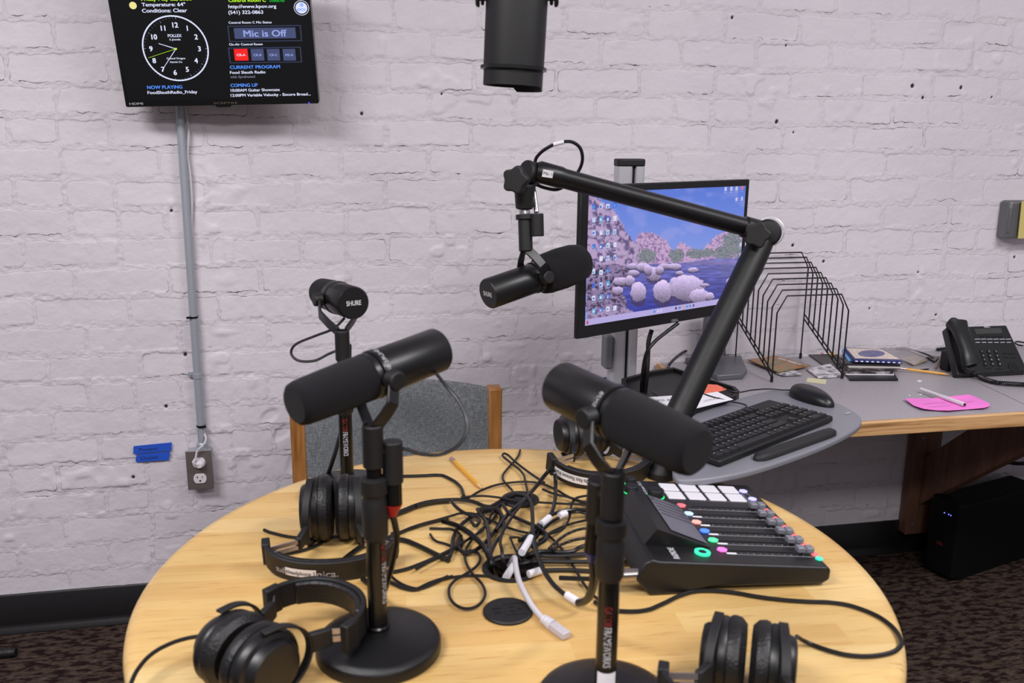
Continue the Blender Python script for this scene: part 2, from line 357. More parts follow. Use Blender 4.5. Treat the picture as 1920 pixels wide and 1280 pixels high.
# ------------------------------------------------------------------ the setting
CO = .0735; Z0 = 1.047; LB = .2215
def vnoise(x, z, s, seed):
    rs = np.random.RandomState(seed); T = rs.rand(256, 256)
    X = x*s+100; Z = z*s+100; xi = np.floor(X).astype(int); zi = np.floor(Z).astype(int); fx = X-xi; fz = Z-zi
    fx = fx*fx*(3-2*fx); fz = fz*fz*(3-2*fz); a = T[xi % 256, zi % 256]; b = T[(xi+1) % 256, zi % 256]; c = T[xi % 256, (zi+1) % 256]; d = T[(xi+1) % 256, (zi+1) % 256]
    return (a*(1-fx)+b*fx)*(1-fz)+(c*(1-fx)+d*fx)*fz
def sm(a, b, x):
    t = np.clip((x-a)/(b-a), 0, 1); return t*t*(3-2*t)
def brick_wall():
    xs = np.concatenate([np.arange(-3.2, -1.15, .03), np.arange(-1.15, 2.35, .0032), np.arange(2.35, 3.6, .03)])
    zs = np.concatenate([np.arange(0, 1.86, .0032), np.arange(1.86, 2.66, .03)])
    X, Z = np.meshgrid(xs, zs); nx, nz = len(xs), len(zs)
    wz = (vnoise(X, Z, 4, 1)-.5)*.010+(vnoise(X, Z, 13, 2)-.5)*.006
    wx = (vnoise(X, Z, 14, 3)-.5)*.008
    zz = Z+wz-Z0; row = np.floor(zz/CO).astype(int); fv = zz-row*CO
    rs = np.random.RandomState(5); jit = rs.uniform(-.018, .018, 400)
    ph = np.where(row % 2 == 0, .035, .15)+jit[(row+200) % 400]
    # some rows are header rows with shorter bricks
    xx = X+wx-ph; col = np.floor(xx/LB).astype(int); fu = xx-col*LB
    R = rs.rand(512, 512, 6); ri = (row+200) % 512; ci = (col+200) % 512; q = R[ri, ci]
    # a few bricks are split into two half bricks
    half = (q[..., 5] > .91); fu2 = np.where(half, np.mod(fu, LB/2), fu); Lc = np.where(half, LB/2, LB)
    hw = Lc/2-.0028-q[..., 3]*.0035; hh = CO/2-.0042-q[..., 4]*.0055
    du = np.abs(fu2-Lc/2)-hw; dv = np.abs(fv-CO/2)-hh; rr = .008
    qx = np.maximum(du+rr, 0); qz = np.maximum(dv+rr, 0)
    d = np.sqrt(qx*qx+qz*qz)+np.minimum(np.maximum(du+rr, dv+rr), 0)-rr
    d = d+(vnoise(X, Z, 60, 4)-.5)*.006+(vnoise(X, Z, 25, 8)-.5)*.0045+(vnoise(X, Z, 130, 28)-.5)*.0035
    inside = sm(.0014, -.0020, d)
    depth = .0002+.0017*vnoise(X, Z, 9, 6)
    face = (q[..., 0]-.5)*.0014+(q[..., 1]-.5)*.0022*(fv/CO-.5)*2+(q[..., 2]-.5)*.0022*(fu/LB-.5)*2
    h = inside*(depth+face)+(1-inside)*((vnoise(X, Z, 95, 7)-.5)*.0020+(vnoise(X, Z, 210, 17)-.5)*.0018)
    h += (vnoise(X, Z, 3, 9)-.5)*.006+(vnoise(X, Z, 40, 10)-.5)*.0012+(vnoise(X, Z, 150, 18)-.5)*.0006*inside
    # lumps of old mortar squeezed over the paint
    l = vnoise(X, Z, 30, 11)*vnoise(X, Z, 7, 12); h += sm(.55, .75, l)*.003
    # scooped chips left of the chair
    for (px, py, rx, rz, ang) in ((505, 780, .030, .017, 35), (530, 810, .035, .018, 40), (555, 860, .05, .02, 60)):
        P = ony(px, py); a = radians(ang); ux = (X-P.x)*cos(a)+(Z-P.z)*sin(a); uz = -(X-P.x)*sin(a)+(Z-P.z)*cos(a)
        e = np.sqrt((ux/rx)**2+(uz/rz)**2); h -= sm(1.15, .5, e)*.0045
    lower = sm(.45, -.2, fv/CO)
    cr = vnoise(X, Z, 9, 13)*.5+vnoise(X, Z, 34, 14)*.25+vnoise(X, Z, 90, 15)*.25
    crack_shadow = sm(.50, .72, cr)*(.12+.95*lower)+sm(.72, .85, cr)*.5*(1-lower)  # dark crack gaps, plus shadow lines painted along the lower brick edges
    crack_shadow = np.where(dv < du, crack_shadow*.75, crack_shadow)
    hole = np.full(X.shape, .05)
    for (px, py, r_) in ((1710, 161, .0052), (1802, 164, .0048), (1372, 33, .004), (1457, 228, .005), (1487, 460, .0042), (1545, 490, .004), (347, 665, .0045), (311, 762, .0042), (250, 894, .0042), (321, 395, .0035), (1489, 248, .003), (1475, 85, .003), (1730, 183, .004), (1860, 182, .003), (678, 213, .004), (828, 176, .003), (1722, 510, .003), (1713, 592, .002), (1902, 482, .004), (1630, 578, .003), (1755, 590, .0035), (640, 545, .0025)):
        P = ony(px, py); hole = np.minimum(hole, np.hypot((X-P.x), (Z-P.z)*.85)-r_)
    h -= sm(.001, -.002, hole)*.006
    Y = WALL-h
    V = np.stack([X, Y, Z], -1).reshape(-1, 3).astype(np.float32)
    me = bpy.data.meshes.new('wall_back'); nf = (nx-1)*(nz-1)
    i = np.arange(nz-1)[:, None]*nx+np.arange(nx-1)[None, :]
    F = np.stack([i, i+1, i+1+nx, i+nx], -1).reshape(-1).astype(np.int32)
    me.vertices.add(len(V)); me.vertices.foreach_set('co', V.ravel())
    me.loops.add(nf*4); me.loops.foreach_set('vertex_index', F)
    me.polygons.add(nf); me.polygons.foreach_set('loop_start', np.arange(0, nf*4, 4, dtype=np.int32))
    me.polygons.foreach_set('use_smooth', np.ones(nf, dtype=bool)); me.update(calc_edges=True)
    for nm, A in (('edge', d), ('crack_shadow', crack_shadow), ('hole', hole)):
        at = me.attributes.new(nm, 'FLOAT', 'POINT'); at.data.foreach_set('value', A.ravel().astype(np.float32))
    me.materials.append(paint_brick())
    o = bpy.data.objects.new('wall_back', me); COL.objects.link(o); o['kind'] = 'structure'
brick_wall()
MB().box((-3.2, -2.2, -.05), (3.6, WALL+.02, 0)).build('floor', CARPET, smooth=0, kind='structure')
VINYL = mat('black_vinyl', (18, 15, 17), .38)
b = MB(); yb = WALL-.006
prof = [(yb+.02, 0), (yb-.016, 0), (yb-.0155, .004), (yb-.008, .013), (yb-.004, .024), (yb-.004, .104), (yb-.001, .108), (yb+.02, .108)]
vs = [(-3.2, y, z) for y, z in prof]+[(3.6, y, z) for y, z in prof]; n = len(prof)
b.add(vs, [tuple(range(n)), tuple(reversed(range(n, 2*n)))]+[(i, n+i, n+(i+1) % n, (i+1) % n) for i in range(n)])
b.build('baseboard_back', VINYL, kind='structure', smooth=50)

# ------------------------------------------------------------------ wall television
def emis(name, rgb, s=1.0):
    if name in MATS: return MATS[name]
    mm = bpy.data.materials.new(name); mm.use_nodes = True; MATS[name] = mm; nt = mm.node_tree
    b = nt.nodes['Principled BSDF']; b.inputs['Base Color'].default_value = (.006, .006, .006, 1); b.inputs['Roughness'].default_value = .4; b.inputs['Specular IOR Level'].default_value = .2
    b.inputs['Emission Color'].default_value = (*srgb(rgb), 1); b.inputs['Emission Strength'].default_value = s
    return mm
SCRBLK = emis('screen_black', (3, 3, 6), 1); SW = emis('screen_white', (225, 230, 255), 1.0); SBL = emis('screen_blue', (90, 150, 255), 1); SGR = emis('screen_green', (190, 255, 40), 1)
SG2 = emis('screen_deep_green', (30, 200, 60), .9); SPAN = emis('screen_slate', (70, 78, 118), 1); SPT = emis('screen_slate_text', (150, 165, 225), 1); SRD = emis('screen_red', (255, 30, 30), 1)
SYE = emis('screen_pale_yellow', (240, 230, 150), 1); SOUT = emis('screen_slate_outline', (48, 56, 82), 1); SDIM = emis('screen_dim_grey', (120, 122, 140), 1)
BL_ = ony(236, 201, 2.25); BR_ = ony(598, 194, 2.21)
tp = Pl(BL_, BR_-BL_, Vector((0, -.16, 1)))
tv = thing('television', 'black wall mounted flat television showing a clock and station status text', 'television', BL_)
Wt = (BR_-BL_).length; Ht = .31
MB().prism(rrect(0, 0, Wt, Ht, .004), -.035, 0, tp.M).build('casing', BLKG, tv, bevel=.0015)
MB().box((.06, .05, -.058), (Wt-.06, Ht-.05, -.035), tp.M).build('rear_housing', BLKM, tv, bevel=.004)
b = MB(); c_ = tp.pt(Wt/2, Ht/2, -.058); b.box((c_.x-.05, c_.y-.005, c_.z-.05), (c_.x+.05, WALL-.001, c_.z+.05)); b.build('wall_mount', BLKM, tv)
def tc_(cx, cy): return tp.hit(200+cx/4.571, cy/4.571)
s0 = tc_(175, 850); s1 = tc_(1800, 850)
MB().box((.008, .014, 0), (Wt-.008, Ht-.008, .0006), tp.M).build('screen', SCRBLK, tv, smooth=0)
g = MB(); TM = [SW, SBL, SGR, SG2, SPAN, SPT, SRD, SYE, SOUT, SDIM, SCRBLK]
def tt(body, x0, y0, x1, h, mi=0, bold=.02):
    a = tc_(x0, y0); b_ = tc_(x1, y0); hh = tc_(x0, y0-h)[1]-a[1]
    g.text(body, tp.M, a[0], a[1], b_[0], hh, mi, bold, depth=.0022)
def rc(x0, y0, x1, y1, mi, n=.0012):
    a = tc_(x0, y1); b_ = tc_(x1, y0); g.box((a[0], a[1], n-.0004), (b_[0], b_[1], n), tp.M, mi)
tt('Friday May 22, 2026', 300, 6, 732, 33, 2); tt('Control Room C', 1047, 17, 1366, 33, 2); tt('CONNECTED', 1398, 17, 1526, 18, 3)
tt('Temperature: 64\u00b0', 305, 55, 678, 32); tt('Conditions: Clear', 308, 107, 692, 33)
tt('http://www.kpov.org', 1047, 70, 1455, 30); tt('(541) 322-0863', 1047, 120, 1343, 30)
tt('Control Room C Mic Status', 1048, 203, 1415, 20); tt('On-Air Control Room', 1053, 390, 1338, 20)
rc(1050, 214, 1664, 360, 8, .0010); rc(1060, 223, 1654, 351, 10, .0014); rc(1100, 235, 1616, 333, 4, .0018); tt('Mic is Off', 1178, 315, 1545, 58, 5)
rc(1055, 400, 1664, 543, 8, .0010); rc(1065, 409, 1654, 534, 10, .0014)
for x0, x1, mi, s_ in ((1102, 1206, 6, 'CR-A'), (1245, 1343, 4, 'CR-B'), (1382, 1480, 4, 'CR-C'), (1517, 1615, 4, 'MS-A')):
    rc(x0, 418, x1, 519, mi, .0018); tt(s_, x0+16, 480, x1-15, 20, 0 if mi == 6 else 5)
tt('CURRENT PROGRAM', 1060, 590, 1488, 29, 1); tt('Food Sleuth Radio', 1060, 632, 1363, 24); tt('with Syndicated', 1062, 668, 1273, 20, 9)
tt('COMING UP', 1065, 745, 1297, 29, 1); tt('10:00AM Guitar Showcase', 1066, 785, 1485, 24); tt('12:00PM Variable Velocity - Encore Broad...', 1066, 828, 1750, 24)
tt('NOW PLAYING', 352, 762, 652, 29, 1); tt('FoodSleuthRadio_Friday', 355, 805, 780, 26)
def arcring(cx, cy, r0, r1, mi, n=64, z=.0016):
    c0 = tc_(cx, cy); ux = (tc_(cx+100, cy)[0]-c0[0])/100; uy = (tc_(cx, cy-100)[1]-c0[1])/100
    vs = []; fs = []
    for k in range(n):
        a = 2*pi*k/n
        for r in (r0, r1): vs.append((c0[0]+r*cos(a)*ux, c0[1]+r*sin(a)*uy, z))
    for k in range(n): j = (k+1) % n; fs.append((2*k, 2*k+1, 2*j+1, 2*j))
    g.add(vs, fs, mi, tp.M)
def line(x0, y0, x1, y1, w_, mi, z=.002):
    a = Vector(tc_(x0, y0)); b_ = Vector(tc_(x1, y1)); d = (b_-a).normalized(); q = Vector((-d.y, d.x))*w_*.0000275
    g.add([(*(a-q), z), (*(b_-q*.7), z), (*(b_+q*.7), z), (*(a+q), z)], [(0, 1, 2, 3)], mi, tp.M)
CX, CY = 592, 416
arcring(CX, CY, 272, 284, 0)
for k in range(60):
    a = 2*pi*k/60; r0 = 255 if k % 5 == 0 else 263; line(CX+r0*sin(a), CY-r0*cos(a), CX+273*sin(a), CY-273*cos(a), 8 if k % 5 == 0 else 4, 0)
for k in range(1, 13):
    a = 2*pi*k/12; q = tc_(CX+207*sin(a), CY-203*cos(a)+22); hh = tc_(CX, CY-44)[1]-tc_(CX, CY)[1]
    g.text(str(k), tp.M, q[0], q[1], None, hh, 0, .03, align='c', depth=.0022)
tt('POLLEX', 528, 318, 645, 26); tt('5 Jewels', 541, 346, 635, 16); tt('Central Oregon', 518, 508, 676, 16); tt('Atomic Co.', 545, 538, 652, 16)
line(595, 418, 447, 372, 34, 0, .0026); line(595, 418, 475, 605, 28, 0, .0026); line(600, 416, 360, 495, 15, 2, .003); arcring(597, 418, .1, 9, 2, 16, .0032)
arcring(227, 47, .1, 32, 7, 32); arcring(1670, 67, .1, 50, 0, 32, .0016); arcring(1670, 67, 58, 61, 9, 40, .0016); arcring(1670, 67, 62, 66, 0, 16, .0016); tt('KPOV', 1636, 95, 1706, 24, 1); arcring(1671, 42, 9, 15, 1, 24, .0022); arcring(1671, 42, .1, 5, 1, 24, .0022)
g.build('screen_graphics', TM, tv, smooth=0)
g = MB(); tt('HDMI', 200, 898, 315, 20); tt('SCEPTRE', 920, 892, 1125, 18, 1); g.build('maker_lettering', [SILV, mat('dull_bronze_print', (82, 70, 60), .5)], tv, smooth=0)
q = tc_(1735, 880); MB().box((q[0]-.002, q[1]-.0012, 0), (q[0]+.002, q[1]+.0012, .0008), tp.M).build('status_light', emis('led_blue', (60, 60, 255), 2), tv)
q = tc_(1000, 905); MB().prism([(q[0]-.022, q[1]+.004), (q[0]-.015, q[1]-.0035), (q[0]+.015, q[1]-.0035), (q[0]+.022, q[1]+.004)], -.02, -.001, tp.M).build('sensor_bump', BLKG, tv)

# ------------------------------------------------------------------ conduit, outlet, cord, tape
yc = WALL-.016
ctop = ony(333, 150, yc); cbot = ony(380, 848, yc); rC = .0098
xc = cbot.x; c0 = Vector((xc, yc, 1.9)); c1 = Vector((xc, yc, cbot.z))
# the conduit leans a little, following its fixings
ctop2 = ctop+(ctop-cbot).normalized()*.5
cn = thing('conduit', 'galvanised steel conduit pipe running down the wall below the television', 'pipe', cbot)
MB().cyl(cbot, ctop2, rC).build('pipe', GALV, cn)
def cpt(py):
    t = (py-848)/(150-848); return cbot+(ctop-cbot)*t
dirc = (ctop-cbot).normalized()
for py, mname in ((578, 'cable_tie'), (793, 'cable_tie')):
    P = cpt(py); bb = MB(); M = framez(P, dirc)
    bb.lathe([(rC+.0018, -.0022), (rC+.0018, .0022)], M, 20); bb.box((-.004 if py > 600 else -.0155, -rC-.004, -.002), (.015 if py > 600 else -.004, -rC+.001, .003), M); bb.build('cable_tie', CABG, cn)
P = cpt(692); bb = MB(); M = framez(P, dirc); bb.lathe([(rC+.0015, -.007), (rC+.002, -.0065), (rC+.002, .0065), (rC+.0015, .007)], M, 24); bb.box((-.024, .008, -.006), (.004, .014, .006), M)
bb.lathe([(.0035, 0), (.002, .0015)], M@Matrix.Translation((-.018, .008, 0))@Matrix.Rotation(pi/2, 4, 'X'), 12); bb.build('pipe_strap', GALV, cn)
P = cpt(838); bb = MB(); M = framez(P, dirc); bb.lathe([(rC+.003, -.012), (rC+.004, -.01), (rC+.004, .012), (rC+.001, .016)], M, 24); bb.cyl(P+Vector((.0, -rC, .0)), P+Vector((0, -rC-.008, 0)), .003, n=10); bb.build('connector', GALV, cn)
yo = WALL-.042; A = ony(350, 846, yo); B = ony(398, 916, yo)
ox, oz0, oz1 = (A.x+B.x)/2, B.z, A.z
ow = thing('wall_outlet', 'steel surface outlet box with two white sockets low on the brick wall', 'power outlet', (ox, WALL, oz0))
hw = .0325; hz = oz1-oz0
MB().box((ox-hw+.003, yo+.002, oz0+.003), (ox+hw-.003, WALL-.001, oz1-.003)).build('box', GALV, ow, bevel=.004)
MB().box((ox-hw, yo, oz0), (ox+hw, yo+.003, oz1)).build('cover_plate', STEEL, ow, bevel=.0015)
for k, zc in enumerate((oz0+hz*.70, oz0+hz*.29)):
    poly = []
    for i in range(32):
        a = 2*pi*i/32; poly.append((.0165*cos(a), max(-.0132, min(.0132, .0168*sin(a)))))
    M = Matrix.Translation((ox, yo, zc))@Matrix.Rotation(pi/2, 4, 'X')
    so = MB().prism(poly, 0, .0025, M).build('socket', WHITE, ow, bevel=.0006)
    s2 = MB()
    s2.box((-.0068, .0010, .0024), (-.0052, .0078, .0028), M).box((-.0100, .0036, .0024), (-.0066, .0050, .0028), M).box((.0052, .0010, .0024), (.0066, .0070, .0028), M).lathe([(.0026, .0024), (.0026, .0028)], M@Matrix.Translation((0, -.0062, 0)), 12)
    o = s2.build('slots', DARKINK, so, smooth=0)
MB().cyl((ox, yo, oz0+hz*.495), (ox, yo-.002, oz0+hz*.495), .003, n=12).build('screw', STEEL, ow)
pc = thing('extension_cable', 'white power cord plugged into the upper outlet and tied along the conduit', 'cable', (ox, yo, oz0+hz*.7))
pl = Vector((ox+.003, yo-.003, oz0+hz*.68))
MB().lathe([(.013, 0), (.0135, .004), (.011, .012), (.007, .018)], Matrix.Translation(pl)@Matrix.Rotation(pi/2, 4, 'X'), 24, sy=.85).build('plug', WHITE, pc)
pts = [pl+Vector((-.002, -.016, 0)), pl+Vector((-.014, -.02, .012)), ony(366, 862, yo-.016), ony(370, 845, yo-.012), ony(380, 835, yo-.010), ony(386, 822, yo+.012), ony(380, 800, WALL-.012)]
for px, py in ((373, 740), (366, 690), (368, 660), (362, 600), (356, 520), (360, 480), (358, 450), (360, 380), (357, 330), (352, 290), (354, 250), (350, 220), (346, 200), (340, 150)): pts.append(ony(px, py, WALL-.012))
MB().tube(pts, .0028, 8).build('cord', WCAB, pc)
TAPE = mat('blue_painters_tape', (30, 84, 200), .65, bump=(500, .3))
for cs, lab, txt, tx in (([(251, 836), (322, 829), (322, 844), (250, 851)], 'upper strip of blue tape reading Protect on the brick wall', 'Protect', (262, 846, 296, 7)),
                     ([(256, 852), (320, 846), (317, 862), (255, 866)], 'lower strip of blue tape reading Outlet on the brick wall', 'Outlet', (264, 862, 297, 7))):
    pl2 = Pl(ony(*cs[3], WALL-.0075), (1, 0, 0), (0, 0, 1)); poly = [pl2.hit(*c) for c in reversed(cs)]
    # torn ends
    poly2 = []
    for i, p in enumerate(poly):
        poly2.append(p); nx_ = poly[(i+1) % 4]
        if abs(nx_[0]-p[0]) < .03:
            for t in (.25, .5, .75): poly2.append((p[0]+(nx_[0]-p[0])*t+random.uniform(-.0015, .0015), p[1]+(nx_[1]-p[1])*t))
    t_ = MB().prism(poly2, 0, .0006, pl2.M).build('painters_tape', TAPE, smooth=0); tagp(t_, lab, 'tape')
    a = pl2.hit(tx[0], tx[1]); e = pl2.hit(tx[2], tx[1]-2); g = MB(); M = pl2.M@Matrix.Translation((a[0], a[1], .0006))@Matrix.Rotation(radians(2), 4, 'Z')
    g.text(txt, M, 0, 0, e[0]-a[0], .0095, 0, 0.0); g.build('handwriting', DARKINK, t_, smooth=0)
# plate at the right edge
A = ony(1898, 377, WALL-.05); B = ony(1935, 448, WALL-.05)
wb = thing('wall_junction_box', 'grey metal junction box on the brick wall at the right edge of the photo', 'electrical box', (A.x, WALL, B.z))
MB().box((A.x, WALL-.045, B.z), (A.x+.07, WALL-.001, A.z)).build('box', mat('dull_grey_metal', (120, 120, 122), .5, .6, bump=(60, .4)), wb, bevel=.008, seg=3)
MB().box((A.x-.0, WALL-.05, B.z+.02), (A.x+.005, WALL-.044, A.z-.02)).build('cover_lip', mat('dull_grey_metal', (0, 0, 0)), wb, bevel=.001)
A2 = ony(1917, 377, WALL-.055); B2 = ony(1909, 447, WALL-.055)
nt_ = MB().add([(B2.x, WALL-.054, B2.z), (B2.x+.08, WALL-.054, B2.z), (B2.x+.09, WALL-.053, A2.z), (A2.x, WALL-.053, A2.z)], [(0, 1, 2, 3)]).add([(B2.x, WALL-.052, B2.z), (B2.x+.08, WALL-.052, B2.z), (B2.x+.09, WALL-.051, A2.z), (A2.x, WALL-.051, A2.z)], [(3, 2, 1, 0)])
tagp(nt_.build('sticky_note', mat('pale_yellow_paper', (205, 190, 120), .8), smooth=0), 'pale yellow note stuck over the grey junction box at the right edge', 'note')

# ------------------------------------------------------------------ round table
tb = thing('round_table', 'round light wooden table with rounded edge in the foreground', 'table', (.241, 1.160, 0))
TC = Vector((.241, 1.160)); TR = .532
hole_c = onz(958, 1066); hr_ = .037
prof = [(TR-.03, TT-.034), (TR-.012, TT-.032), (TR-.003, TT-.025), (TR, TT-.016), (TR-.002, TT-.008), (TR-.008, TT-.002), (TR-.018, TT)]
tbm = MB(); nn = 128
MT = Matrix.Translation((TC.x, TC.y, 0))
tbm.lathe(prof, MT, nn, cap=False)
# top with a round cable opening: bridge the outer ring to the opening ring
def ringbridge(mb, z, R0, n, hc, r, flip):
    vs = []
    for k in range(n):
        a = 2*pi*k/n; vs.append((TC.x+R0*cos(a), TC.y+R0*sin(a), z))
    for k in range(n):
        a = 2*pi*k/n; vs.append((hc.x+r*cos(a), hc.y+r*sin(a), z))
    fs = [((k+1) % n, k, n+k, n+(k+1) % n) for k in range(n)]
    if flip: fs = [tuple(reversed(f)) for f in fs]
    mb.add(vs, fs)
ringbridge(tbm, TT, TR-.018, nn, hole_c, hr_, True); ringbridge(tbm, TT-.034, TR-.03, nn, hole_c, hr_, False)
tbm.lathe([(hr_, TT-.034), (hr_, TT)], Matrix.Translation((hole_c.x, hole_c.y, 0)), nn, cap=False)
tbm.build('tabletop', TABLEW, tb, smooth=40)
MB().lathe([(.05, .12), (.06, .3), (.045, .5), (.06, .62), (.12, TT-.034)], MT, 32).build('pedestal', TABLEW, tb)
for k in range(4):
    a = radians(45+90*k); M = MT@Matrix.Rotation(a, 4, 'Z'); MB().strip([M@Vector((.03, 0, .2)), M@Vector((.18, 0, .13)), M@Vector((.36, 0, .03))], M.to_3x3()@Vector((0, 1, 0)), .05, .05).build('foot', TABLEW, tb, bevel=.004)
gr = thing('table_grommet', 'open round black cable grommet under the tangle of cables', 'grommet', hole_c)
MB().lathe([(hr_-.004, TT-.03), (hr_-.0005, TT-.03), (hr_-.0005, TT), (hr_+.006, TT+.0003), (hr_+.006, TT+.0022), (hr_-.002, TT+.0028), (hr_-.004, TT)], Matrix.Translation((hole_c.x, hole_c.y, 0)), 48, cap=False).build('rim', BLKM, gr)
for (px, py, lab, r_) in ((952, 1148, 'round black power socket set into the tabletop at the front of the cable tangle', .0335), (975, 938, 'round black power socket set into the tabletop at the back of the cable tangle', .0335)):
    P = onz(px, py); M = Matrix.Translation((P.x, P.y, TT))
    so = thing('table_socket', lab, 'power outlet', P)
    MB().lathe([(r_, .0002), (r_, .003), (r_-.0015, .0045), (.0001, .005)], M, 40).build('faceplate', BLKM, so)
    s2 = MB()
    s2.box((-.021, .004, .0046), (-.008, .0075, .0054), M).box((-.0195, -.006, .0046), (-.009, -.003, .0054), M)
    s2.box((.002, .0045, .0046), (.009, .0065, .0054), M).box((.002, -.0065, .0046), (.009, -.0045, .0054), M).lathe([(.0028, .0046), (.0028, .0054)], M@Matrix.Translation((.016, 0, 0)), 12)
    s2.box((-.0045, -.014, .0046), (-.0037, .014, .0051), M).box((-.0045, .0135, .0046), (.024, .0142, .0051), M).box((-.0045, -.0142, .0046), (.024, -.0135, .0051), M)
    s2.build('openings', mat('deep_black', (6, 6, 7), .5), so, smooth=0)

# ------------------------------------------------------------------ chair
cy_ = 1.97
pr = ony(926, 724, cy_); pb = ony(562, 893, cy_); prx = ony(926, 845, cy_).x
chx0 = ony(561, 850, cy_).x; chx1 = ony(926, 800, cy_).x; ztop = pr.z
ch = thing('armchair', 'oak framed chair with grey woven backrest behind the round table', 'chair', ((chx0+chx1)/2, cy_, 0))
for xx_ in (chx0, chx1):
    MB().box((xx_-.0165, cy_-.02, 0), (xx_+.0165, cy_+.02, ztop)).build('rear_post', OAKC, ch, bevel=.005, seg=3)
    MB().box((xx_-.0165, cy_-.44, 0), (xx_+.0165, cy_-.40, .40)).build('front_leg', OAKC, ch, bevel=.005)
bk = MB(); nX, nZ = 24, 12
for side in (0, 1):
    vs = []; fs = []
    for i in range(nX+1):
        for j in range(nZ+1):
            u = i/nX; v = j/nZ; x = chx0+.015+(chx1-chx0-.03)*u; zt = ztop+.012-.028*(2*u-1)**2+.012; z = .36+(zt-.36)*v
            bul = .012*(1-(2*u-1)**4)*(1-(2*v-1)**6); vs.append((x, cy_-.016-bul if side == 0 else cy_+.014+bul, z))
    for i in range(nX):
        for j in range(nZ):
            a = i*(nZ+1)+j; f = (a, a+nZ+1, a+nZ+2, a+1); fs.append(f if side == 0 else tuple(reversed(f)))
    bk.add(vs, fs)
n1 = (nX+1)*(nZ+1)
bd = [i*(nZ+1) for i in range(nX+1)]+[nX*(nZ+1)+j for j in range(1, nZ+1)]+[i*(nZ+1)+nZ for i in range(nX-1, -1, -1)]+[j for j in range(nZ-1, 0, -1)]
bk.f += [(bd[(k+1) % len(bd)], bd[k], bd[k]+n1, bd[(k+1) % len(bd)]+n1) for k in range(len(bd))]; bk.mi += [0]*len(bd)
bk.build('backrest', FABRIC, ch, smooth=60)
MB().prism(rrect(chx0+.018, cy_-.43, chx1-.018, cy_-.03, .03), .36, .42).build('seat', FABRIC, ch, bevel=.012, seg=3)

# ------------------------------------------------------------------ microphones and stands
def bracket_mic(name, label, P, tip, end, rb=.030, rw=.031, down=Vector((0, 0, -1)), stemlen=.07, yk=.045, ringt=None, badge=True, conn=None, side=1, ringtext='', wide=False, badge_up=None):
    """P is where the mount thread starts; tip and end are the ends of the mic"""
    tip = Vector(tip); end = Vector(end); ax = (tip-end); L_ = ax.length; ax.normalize()
    t = thing(name, label, 'microphone', P)
    M = framez(end, ax, down.cross(ax))       # x = sideways, z along the mic from its end to its tip
    q = ringt if ringt else .50
    MB().lathe([(rb*.2, -.0005), (rb*.93, -.0005), (rb, .0025), (rb, L_*q-.016), (rb*.98, L_*q-.012)], M, 48).build('body', BLK, t)
    MB().lathe([(rb*.9, L_*q-.013), (rb+.0015, L_*q-.012), (rb+.0015, L_*q-.004), (rb*.93, L_*q-.003), (rb*.93, L_*q-.001), (rb+.0005, L_*q), (rb+.0005, L_*q+.006)], M, 48).build('ring', mat('ring_black', (20, 19, 22), .35), t)
    z0 = L_*q+.004; Lw = L_-z0
    if wide: pf = [(rb*.9, z0), (rw*.93, z0+.002), (rw, z0+Lw*.12), (rw*1.04, z0+Lw*.45), (rw, z0+Lw*.72), (rw*.88, z0+Lw*.9), (rw*.62, z0+Lw*.98), (rw*.2, z0+Lw)]
    else: pf = [(rb*.9, z0), (rw, z0+.002), (rw*1.01, z0+Lw*.3), (rw*.93, z0+Lw*.9), (rw*.87, z0+Lw*.97), (rw*.75, z0+Lw), (rw*.2, z0+Lw*1.005)]
    MB().lathe(pf, M, 48).build('windscreen', FOAM, t)
    piv = end+ax*(L_*q-.008); h = M.col[0].to_3d(); st = P
    for s_ in (-1, 1):
        k0 = piv+h*s_*(rb+.001); k1 = piv+h*s_*(rb+.017)
        MB().cyl(k0, k1, .0125, .0115, 24).build('knob', BLKM, t, bevel=.002)
        a = piv+h*s_*(rb+.007); dn = (st-piv).normalized()
        hgt = (st-piv).length
        MB().strip([a-dn*.008, a+dn*hgt*.45, a+dn*hgt*.72-h*s_*(rb*.45), st+h*s_*.006], h.cross(dn), .017, .004, smooth=False).build('yoke_arm', BLK, t, bevel=.001)
    dn = down
    MB().cyl(st-dn*.003, st+dn*stemlen, .0125, .0125, 24).build('stem', BLKM, t, bevel=.002)
    if badge:
        Mb = framez(end-ax*.0006, -ax, badge_up.cross(-ax) if badge_up else Vector((0, 0, 1)).cross(-ax)); MB().text('SHURE', Mb, -rb*.46, -.004-.2*rb*0, rb*.46, .0085, 0, .04, depth=.0004).build('badge', GREYINK, t, smooth=0)
    if conn:
        c0_, c1_ = conn
        MB().cyl(c0_, c1_, .0125, .0125, 24).build('connector_housing', BLKM, t, bevel=.002)
        mid_ = c0_.lerp(c1_, .3); MB().cyl(st+dn*stemlen*.5, mid_, .006, n=10).build('connector_arm', BLKM, t)
    return t, M, L_, q
